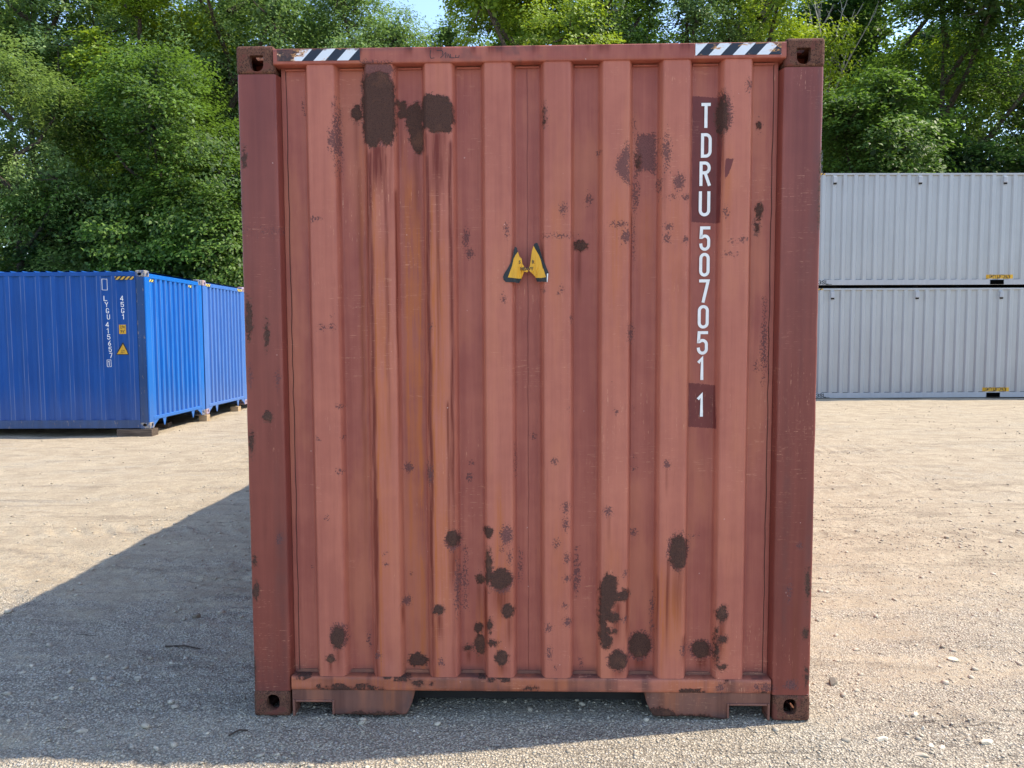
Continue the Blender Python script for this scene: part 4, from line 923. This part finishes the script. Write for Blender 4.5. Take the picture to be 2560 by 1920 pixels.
def stones(name, n, region, rmin, rmax, BV, BF, seed, pw=3.0):
    r = np.random.default_rng(seed); x0, x1, y0, y1 = region
    x = r.uniform(x0, x1, n*3); y = y0+(y1-y0)*r.random(n*3)**1.5
    keep = (fbm(x*.8, y*1.6, 50+seed, 3)+r.random(n*3)*.25 > .52); x = x[keep][:n]; y = y[keep][:n]; n = len(x)
    s = rmin+(rmax-rmin)*r.random(n)**pw
    sc3 = s[:, None]*np.stack([r.uniform(.8, 1.4, n), r.uniform(.7, 1.1, n), r.uniform(.35, .7, n)], 1)
    a = r.uniform(0, 6.283, n); ca, sa = np.cos(a), np.sin(a)
    P = BV[None]*(1+(r.random((n, len(BV), 1))-.5)*.5)*sc3[:, None]
    Q = P.copy(); Q[..., 0] = P[..., 0]*ca[:, None]-P[..., 1]*sa[:, None]; Q[..., 1] = P[..., 0]*sa[:, None]+P[..., 1]*ca[:, None]
    Q[..., 2] += r.uniform(-.3, .3, n)[:, None]*Q[..., 0]
    Q += np.stack([x, y, gh(x, y)+s*.12], 1)[:, None]
    F = (BF[None]+np.arange(n)[:, None, None]*len(BV)).reshape(-1, 3)
    tone = np.repeat(np.clip(r.normal(.50, .14, n), 0, 1), len(BV))
    return mobj(name, Q.reshape(-1, 3), F, M_st, attrs={'tone': tone})
tag(stones('fine_gravel', 46000, (-3.4, 3.8, -.8, 4.2), .002, .0095, OV, OF, 1), 'loose fine gravel scattered over the yard', 'gravel', kind='stuff')
tag(stones('coarse_gravel', 3600, (-4.0, 4.6, -.8, 8), .005, .020, IV, IF, 2, 4.0), 'scattered coarse gravel pieces lying on the yard', 'gravel', kind='stuff')
tag(stones('yard_gravel', 9000, (-13, 16, 2.5, 16), .005, .022, OV, OF, 3, 4.0), 'gravel scattered across the sunlit far yard', 'gravel', kind='stuff')
ST = [  # x, y, length, depth, height, tone, label
 (1.468, -.135, .058, .042, .012, .95, 'flat cream-yellow stone on the sunlit gravel right of the container foot'),
 (1.70, .055, .042, .030, .014, .90, 'cream stone lying furthest back in the cluster right of the bottom casting'),
 (1.641, -.186, .034, .028, .012, .78, 'round grey-white pebble, left one of a touching pair at the lower right'),
 (1.684, -.188, .036, .024, .012, .98, 'small bright white pebble, right one of a touching pair at the lower right'),
 (1.885, -.158, .080, .034, .016, .92, 'largest whitish stone, long and tilted, near the lower right corner'),
 (1.575, -.245, .060, .032, .010, .62, 'flat grey slab of stone at the bottom edge of the photo, right side'),
 (1.683, -.05, .018, .016, .012, 1.0, 'tiny pale yellow stone between the larger stones at the lower right'),
 (2.19, .645, .070, .050, .012, .80, 'broad pale flat stone half buried in the yard right of the container'),
 (1.466, .362, .060, .040, .028, .12, 'dark clod of earth beside the right corner post of the container'),
 (-1.91, -.145, .050, .030, .012, .55, 'flat greenish grey stone in the shade at the lower left'),
 (-1.947, .375, .042, .028, .018, .62, 'pale brownish stone in the middle of the container shadow'),
 (-2.0, 1.131, .055, .040, .026, .05, 'blackish lump of earth furthest up in the container shadow'),
 (-2.18, .295, .055, .030, .020, .10, 'dark stone near the left edge of the photo, in the shadow'),
]
for k, (x, y, l, d, h, tn, lab) in enumerate(ST):
    bm = bmesh.new(); bmesh.ops.create_icosphere(bm, subdivisions=3, radius=1)
    rs = random.Random(k)
    sh = [Vector((rs.uniform(-1, 1), rs.uniform(-1, 1), rs.uniform(-.6, 1))).normalized() for _ in range(9)]; cut = [rs.uniform(.55, .9) for _ in sh]
    for v in bm.verts:
        for n_, c_ in zip(sh, cut):
            dd = v.co.dot(n_)
            if dd > c_: v.co -= n_*(dd-c_)
        v.co.x *= l/2; v.co.y *= d/2; v.co.z *= h
    o = bmobj('stone', bm, M_st); at = o.data.attributes.new('tone', 'FLOAT', 'POINT'); at.data.foreach_set('value', [tn]*len(o.data.vertices))
    o.location = (x, y, float(gh(np.array([x]), np.array([y]))[0])+h*.15); o.rotation_euler.z = rs.uniform(-.5, .5)
    tag(o, lab, 'stone', 'larger stones lying on the gravel')
M_tw = simple('twig_bark', (.07, .05, .038), .9, .2, 60)
def tube(bm, pts, rad, seg=6):
    prev = None
    for i, p in enumerate(pts):
        p = Vector(p); d = (Vector(pts[min(i+1, len(pts)-1)])-Vector(pts[max(i-1, 0)])).normalized()
        u = d.orthogonal().normalized() if prev is None else (prev[1]-d*prev[1].dot(d)).normalized(); v = d.cross(u)
        ring = [bm.verts.new(p+(u*math.cos(6.2832*k/seg)+v*math.sin(6.2832*k/seg))*rad[i]) for k in range(seg)]
        if prev:
            for k in range(seg): bm.faces.new((prev[0][k], prev[0][(k+1) % seg], ring[(k+1) % seg], ring[k]))
        prev = (ring, u)
for nm, pts, lab in (('stick', [(-1.265, -.17, .006), (-1.235, -.14, .010), (-1.205, -.115, .006)], 'short dark stick lying by the left foot of the container'),
                     ('stick', [(-1.98, .72, .008), (-1.87, .71, .011), (-1.78, .70, .008)], 'thin brown stick in the shadow left of the container')):
    bm = bmesh.new(); tube(bm, [(x, y, z+float(gh(np.array([x]), np.array([y]))[0])) for x, y, z in pts], [.005, .0045, .003]); tag(bmobj(nm, bm, M_tw, smooth=True), lab, 'stick')

# ================================================================== TREES
def leaf_mat(name, c0, c1, trans):
    t = NT(name); a = t.attr('tone')
    c = t.mix(a, c0, c1)
    b = t.bsdf(c, .55, spec=.35)
    tr = t.n('ShaderNodeBsdfTranslucent'); t.lk(t.mix(.6, c, t.mix(a, trans, tuple(x*1.5 for x in trans))), tr.inputs[0])
    mx = t.n('ShaderNodeMixShader'); mx.inputs[0].default_value = .36; t.lk(b.outputs[0], mx.inputs[1]); t.lk(tr.outputs[0], mx.inputs[2])
    t.lk(mx.outputs[0], t.out.inputs[0]); return t.m
LM = {'maple': leaf_mat('maple_leaves', (.028, .062, .014), (.165, .270, .045), (.18, .31, .03)),
      'bright': leaf_mat('bright_maple_leaves', (.110, .180, .020), (.300, .400, .040), (.38, .50, .02)),
      'dark': leaf_mat('dark_leaves', (.018, .044, .015), (.080, .150, .034), (.09, .19, .03)),
      'feather': leaf_mat('feathery_leaves', (.065, .120, .034), (.235, .350, .110), (.22, .35, .06)),
      'locust': leaf_mat('locust_leaves', (.075, .125, .032), (.255, .350, .105), (.24, .36, .06))}
M_bark = simple('bark', (.075, .062, .050), .95, .25, 9, .1, .5); M_dead = simple('bleached_wood', (.34, .31, .27), .9, .15, 12)
def make_tree(label, x, y, h, rad, kind, seed, nspray, nleaf, lsize, base=.22, spray_r=.85, flat=.34, droop=.35, lobes=None, group='trees behind the containers', name='tree', aspect=.6, ntr=1, squash=1.0, core=None, share=None, cache={}):
    r = np.random.default_rng(seed); z0 = float(gz0(np.array(float(x)), np.array(float(y))))
    root = empty(name, (x, y, z0)); tag(root, label, 'tree', group)
    if share and share in cache:
        src, h0 = cache[share]; root.rotation_euler.z = r.uniform(-.9, .9); root.scale = (1.0, 1.0, h/h0)
        for ch in src.children:
            q = ch.copy(); C.objects.link(q); q.parent = root
        return root
    if share: cache[share] = (root, h)
    # crown lobes
    zb = h*base; L = []
    nl = max(5, int(5+rad*1.6))
    for i in range(nl):
        a = r.uniform(0, 6.283); t = (i+.5)/nl; q = rad*(.25+.5*math.sin(math.pi*min(1, .25+t*.72)))
        L.append((math.cos(a)*q, math.sin(a)*q, zb+(h-zb)*(.12+.80*t), rad*r.uniform(.42, .60)*(1.1-.45*t)))
    L.append((0, 0, h-rad*.45, rad*.45)); L.append((0, 0, zb+(h-zb)*.45, rad*.62))
    if lobes: L += lobes
    L = np.array(L)
    # spray centres on the lobes' shells
    k = r.integers(0, len(L), nspray*3); d = r.normal(size=(nspray*3, 3)); d /= np.linalg.norm(d, axis=1)[:, None]
    rr = L[k, 3]*r.uniform(.70, 1.05, nspray*3)
    c = L[k, :3]+d*rr[:, None]*np.array([1, 1, .9])
    # drop those deep inside another lobe
    dist = np.linalg.norm(c[:, None]-L[None, :, :3], axis=2)/L[None, :, 3]
    ok = (dist.min(1) > .55) & (c[:, 2] > zb*.75)
    ok &= vnoise(c[:, 0]*.7+seed, c[:, 2]*.8+c[:, 1]*.3, seed) > .20
    c = c[ok][:nspray]; d = d[ok][:nspray]; n = len(c)
    ax = np.array([0, 0, zb+(h-zb)*.45]); out = c-ax; out /= np.linalg.norm(out, axis=1)[:, None]+1e-6
    # leaves of each spray
    m = nleaf
    sr = spray_r*r.uniform(.55, 1.25, n)
    ang = r.uniform(0, 6.283, (n, m)); q = np.sqrt(r.random((n, m)))
    lx = np.cos(ang)*q*sr[:, None]; ly = np.sin(ang)*q*sr[:, None]; lz = r.normal(0, flat*.5, (n, m))*sr[:, None]*squash
    hd = out.copy(); hd[:, 2] = 0; hd /= np.linalg.norm(hd, axis=1)[:, None]+1e-6
    along = lx*hd[:, None, 0]+ly*hd[:, None, 1]
    lz = lz-droop*(q**2)*sr[:, None]*.6-along*droop*.7
    # sub-clump jitter so that a spray breaks into twigs
    tw = r.integers(0, 7, (n, m)); off = r.normal(0, .20, (n, 7, 3))*sr[:, None, None]
    P = np.stack([lx, ly, lz], 2)*.72+np.take_along_axis(off, tw[..., None].repeat(3, 2), 1)+c[:, None]
    P = P.reshape(-1, 3); N = len(P)
    up = np.array([0, 0, 1.]); nrm = .9*up+.5*np.repeat(out, m, 0)+r.normal(0, .38, (N, 3)); nrm /= np.linalg.norm(nrm, axis=1)[:, None]
    t = r.normal(size=(N, 3))+np.repeat(hd, m, 0)*.8+np.array([0, 0, -droop]); t -= nrm*(t*nrm).sum(1)[:, None]; t /= np.linalg.norm(t, axis=1)[:, None]
    s = np.cross(nrm, t); a = lsize*r.uniform(.65, 1.35, N)[:, None]; b = a*aspect
    V = np.stack([P-t*a*.5, P+s*b*.5+nrm*a*.10-t*a*.05, P+t*a*.5-up*a*.12, P-s*b*.5+nrm*a*.10-t*a*.05], 1).reshape(-1, 3)
    # big added inner leaves block sky and light; dark colour stands for crown shade
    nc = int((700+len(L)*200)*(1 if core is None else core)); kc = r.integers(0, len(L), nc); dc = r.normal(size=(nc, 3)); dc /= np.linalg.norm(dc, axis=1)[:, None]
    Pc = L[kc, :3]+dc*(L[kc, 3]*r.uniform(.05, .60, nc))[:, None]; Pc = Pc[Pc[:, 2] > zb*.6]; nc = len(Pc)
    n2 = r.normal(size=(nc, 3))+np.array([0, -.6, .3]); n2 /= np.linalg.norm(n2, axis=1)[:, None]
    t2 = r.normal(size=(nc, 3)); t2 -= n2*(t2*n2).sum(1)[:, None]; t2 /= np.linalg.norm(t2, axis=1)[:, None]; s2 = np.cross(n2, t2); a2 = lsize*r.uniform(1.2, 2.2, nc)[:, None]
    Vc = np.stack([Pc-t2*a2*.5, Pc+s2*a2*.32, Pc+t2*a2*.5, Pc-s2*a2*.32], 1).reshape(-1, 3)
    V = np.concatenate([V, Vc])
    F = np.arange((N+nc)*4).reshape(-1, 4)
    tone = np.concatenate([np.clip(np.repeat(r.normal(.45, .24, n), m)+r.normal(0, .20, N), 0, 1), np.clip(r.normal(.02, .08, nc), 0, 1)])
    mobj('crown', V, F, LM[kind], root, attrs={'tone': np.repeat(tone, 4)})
    # trunk and limbs
    bm = bmesh.new(); tr = max(.10, h*.016)
    for kk in range(ntr):
        ox = (kk-(ntr-1)/2)*.5; le = (r.uniform(-.4, .4)+ox, r.uniform(-.3, .3))
        pts = [(ox*.4+le[0]*t_*t_*1.2, le[1]*t_, -.2+(h*.72)*t_) for t_ in np.linspace(0, 1, 9)]
        tube(bm, pts, [tr*(1.25-1.1*t_) for t_ in np.linspace(0, 1, 9)], 8)
    for l in L:
        zs_ = max(zb*.5, l[2]-math.hypot(l[0], l[1])*.9-.5); p0 = Vector((0, 0, zs_)); p1 = Vector((l[0], l[1], l[2])); mid = (p0+p1)/2+Vector((0, 0, -.3))
        tube(bm, [p0, mid, p1], [tr*.45, tr*.30, tr*.14], 6)
    pick = r.permutation(n)[:min(n, 70)]
    for i in pick:
        j = np.argmin(np.linalg.norm(L[:, :3]-c[i], axis=1)); p0 = Vector(L[j, :3]); p1 = Vector(c[i]); mid = (p0+p1)/2+Vector((0, 0, -.12))
        tube(bm, [p0, mid, p1], [tr*.16, tr*.09, tr*.03], 4)
    bmobj('trunk', bm, M_bark, root)
    return root
def px(f, d): return (f-1328)/1850*d+.0126
T = make_tree
# left side
T('pale feathery tree at the far left, rising beside the blue container', px(40, 22.5), 19.3, 10.9, 2.7, 'locust', 11, 330, 105, .105, base=.16, spray_r=.62, flat=.7, droop=.8, aspect=.42)
T('small pale leafy tree just above the left end of the blue container', px(120, 21.5), 18.6, 4.6, 1.3, 'locust', 12, 80, 80, .11, base=.3, spray_r=.45, flat=.7, droop=.7, aspect=.42)
T('large maple left of the red container, bright on top and dark below', px(400, 24.5), 21.4, 11.2, 3.8, 'maple', 13, 560, 100, .125, base=.20, spray_r=.80, flat=.24, droop=.42)
T('dark spreading maple over the junction of the two blue containers', px(560, 23.5), 20.6, 7.6, 2.6, 'maple', 14, 280, 100, .12, base=.28, spray_r=.80, flat=.22, droop=.4)
T('low dark maple directly behind the blue container', px(250, 25), 22, 7.4, 2.8, 'dark', 15, 280, 80, .15, base=.2, spray_r=.8, flat=.25, droop=.4)
T('tall pale green maple in the top left corner', px(95, 30), 27, 17.5, 4.6, 'feather', 16, 380, 90, .145, base=.4, spray_r=.9, flat=.3, droop=.4, aspect=.6)
T('yellow-green maple showing between two paler trees at the top left', px(360, 29), 26, 17.0, 3.0, 'bright', 17, 260, 85, .15, base=.35, spray_r=.8, flat=.28)
T('feathery light green tree above the left corner of the red container', px(590, 30.5), 27.3, 17.6, 3.9, 'feather', 18, 400, 85, .125, base=.5, spray_r=.75, flat=.8, droop=.8, aspect=.42)
T('feathery light green tree just left of the gap of blue sky', px(900, 31), 28, 17.0, 3.0, 'feather', 19, 430, 85, .125, base=.5, spray_r=.75, flat=.8, droop=.8, aspect=.42)
T('lower greyish tree under the gap of blue sky', px(1110, 33), 30, 15.4, 3.0, 'feather', 20, 300, 80, .13, base=.5, spray_r=.7, flat=.6, droop=.6, aspect=.5)
T('tall dark maple filling between the pale trees at the top left', px(330, 34), 30.8, 19.5, 4.4, 'maple', 41, 360, 75, .19, base=.3, spray_r=.95)
T('tall maple behind the feathery trees left of the sky gap', px(700, 35), 31.8, 18.3, 3.8, 'maple', 42, 280, 75, .19, base=.3, spray_r=.95)
T('tall dark maple behind the large one at the right', px(2230, 34), 30.9, 19.5, 4.0, 'maple', 43, 300, 75, .19, base=.2, spray_r=.95)
# middle and right
T('dull green tree right of the gap of blue sky', px(1225, 35), 31.8, 18.0, 2.2, 'maple', 21, 200, 80, .15, base=.5, spray_r=.7, flat=.6, droop=.6)
T('brightest yellow-green maple above the middle of the red container', px(1325, 27), 24, 16.2, 3.0, 'bright', 22, 330, 95, .125, base=.5, spray_r=.75, flat=.24, droop=.35)
T('mid green maple between the yellow-green maple and a pale feathery tree', px(1525, 28.5), 25.4, 17.0, 2.9, 'maple', 23, 280, 90, .13, base=.5, spray_r=.8, flat=.3)
T('pale feathery tree above the warning tape at the right', px(1710, 28), 25, 16.2, 2.3, 'feather', 24, 230, 85, .115, base=.5, spray_r=.65, flat=.8, droop=.8, aspect=.42)
T('bright maple behind the right end of the red container', px(1880, 27.5), 24.4, 16.4, 2.6, 'bright', 25, 250, 90, .125, base=.5, spray_r=.75, flat=.28)
T('dark tree behind the bleached dead branches', px(2080, 34), 30.8, 18, 3.2, 'dark', 26, 320, 75, .17, base=.2, spray_r=.9, flat=.5)
T('large dark maple with sky showing through, above the grey containers', px(2330, 27), 24, 16.4, 4.4, 'maple', 27, 660, 100, .125, base=.18, spray_r=.85, flat=.22, droop=.42)
T('yellow-topped maple at the top right corner', px(2560, 30), 27, 18.5, 4.0, 'bright', 28, 360, 80, .16, base=.4, spray_r=.85, flat=.26)
T('low maple close behind the grey containers near the red one', px(2125, 24), 21, 9.8, 2.9, 'maple', 29, 360, 85, .14, base=.25, spray_r=.7, flat=.25, droop=.4)
T('low dark maple behind the middle of the grey containers', px(2440, 24), 21, 7.8, 2.4, 'dark', 30, 260, 85, .14, base=.25, spray_r=.7, flat=.25, droop=.4)
T('tree beyond the right edge behind the grey containers', px(2760, 26), 23, 13, 3.2, 'maple', 31, 260, 75, .16, base=.2)
T('tree beyond the left edge behind the blue container', px(-220, 25), 22, 13, 3.2, 'maple', 32, 260, 75, .16, base=.2)
# far row, standing behind all of those
FAR = 'trees of the far row, only glimpsed between the nearer ones'
for k in range(17):
    f = -250+k*195+((k*37) % 50)
    gap = 1000 < f < 1180
    hh = 17.0+(k*5 % 7)*.6
    T('tree of the far row, glimpsed only as dark leaves between nearer trees', px(f, 39), 36+(k % 3), 15.2 if gap else hh, 3.3, 'dark' if k % 2 else 'maple', 60+k, 150, 80, .25, base=.08, spray_r=1.3, flat=.45, droop=.3, group=FAR, share='far%d' % (k % 4))
# undergrowth
SHL = ['dark shrub beyond the left edge of the photo, behind the blue container', 'dark shrub above the left part of the deep blue roof', 'dark shrub above the white lettering of the deep blue container',
       'dark shrub behind the near corner of the deep blue container', 'dark shrub above the violet-blue container', 'dark shrub hidden behind the left corner post of the red container',
       'dark shrub hidden behind the right corner post of the red container', 'dark shrub just above the grey roof beside the red container', 'dark shrub above the second vent of the upper grey container',
       'dark shrub above the right half of the upper grey container', 'dark shrub at the right edge behind the grey containers']
for k, (f, dd, hh) in enumerate(((-60, 24, 3.2), (180, 25, 4.2), (330, 26, 4.6), (480, 25, 4.0), (600, 24.5, 4.4), (720, 27, 4.5), (1980, 25, 4.6), (2120, 26, 5.0), (2290, 25, 5.2), (2440, 26, 5.0), (2620, 25, 5.2))):
    side = 'blue' if f < 1280 else 'grey'
    s_ = T(SHL[k], px(f, dd), dd-3.15, hh, 2.0, 'dark', 90+k, 150, 70, .15, base=.05, spray_r=.7, flat=.5, share='shrub%d' % (k % 3), group='dark shrubs behind the %s containers' % side, name='shrub')
    s_['category'] = 'shrub'
# bleached dead tree
dt = empty('dead_tree', (px(2030, 28.5), 25.3, -.03)); tag(dt, 'dead tree with bare bleached branches beside the top right corner of the red container', 'tree')
bm = bmesh.new(); tube(bm, [(0, 0, -.2), (.05, 0, 3), (0, 0, 8.5), (-.05, 0, 11.6)], [.16, .13, .10, .07], 8); bmobj('trunk', bm, M_dead, dt)
rs = random.Random(5); 
for k in range(13):
    bm = bmesh.new(); z = rs.uniform(8.8, 11.8); a = rs.uniform(-.9, 1.0); ln = rs.uniform(2.2, 4.6); dx = math.sin(a)*.42+ (.12 if k % 3 else -.25); dy = rs.uniform(-.3, .3)
    P0 = [Vector((0, 0, z))+Vector((dx*t*ln+.05*math.sin(t*9+k), dy*t*ln, t*ln*.95-.25*t*t)) for t in (0, .2, .4, .6, .8, 1)]
    tube(bm, P0, [.034, .030, .026, .020, .014, .007], 5)
    for q in range(7):
        i = rs.randint(1, 4); b0 = P0[i]; e = Vector((rs.uniform(-.5, .6), rs.uniform(-.3, .3), rs.uniform(.5, 1.2)))*rs.uniform(.5, 1.1)
        tube(bm, [b0, b0+e*.5+Vector((.03, 0, 0)), b0+e], [.014, .010, .005], 4)
    bmobj('branch', bm, M_dead, dt)
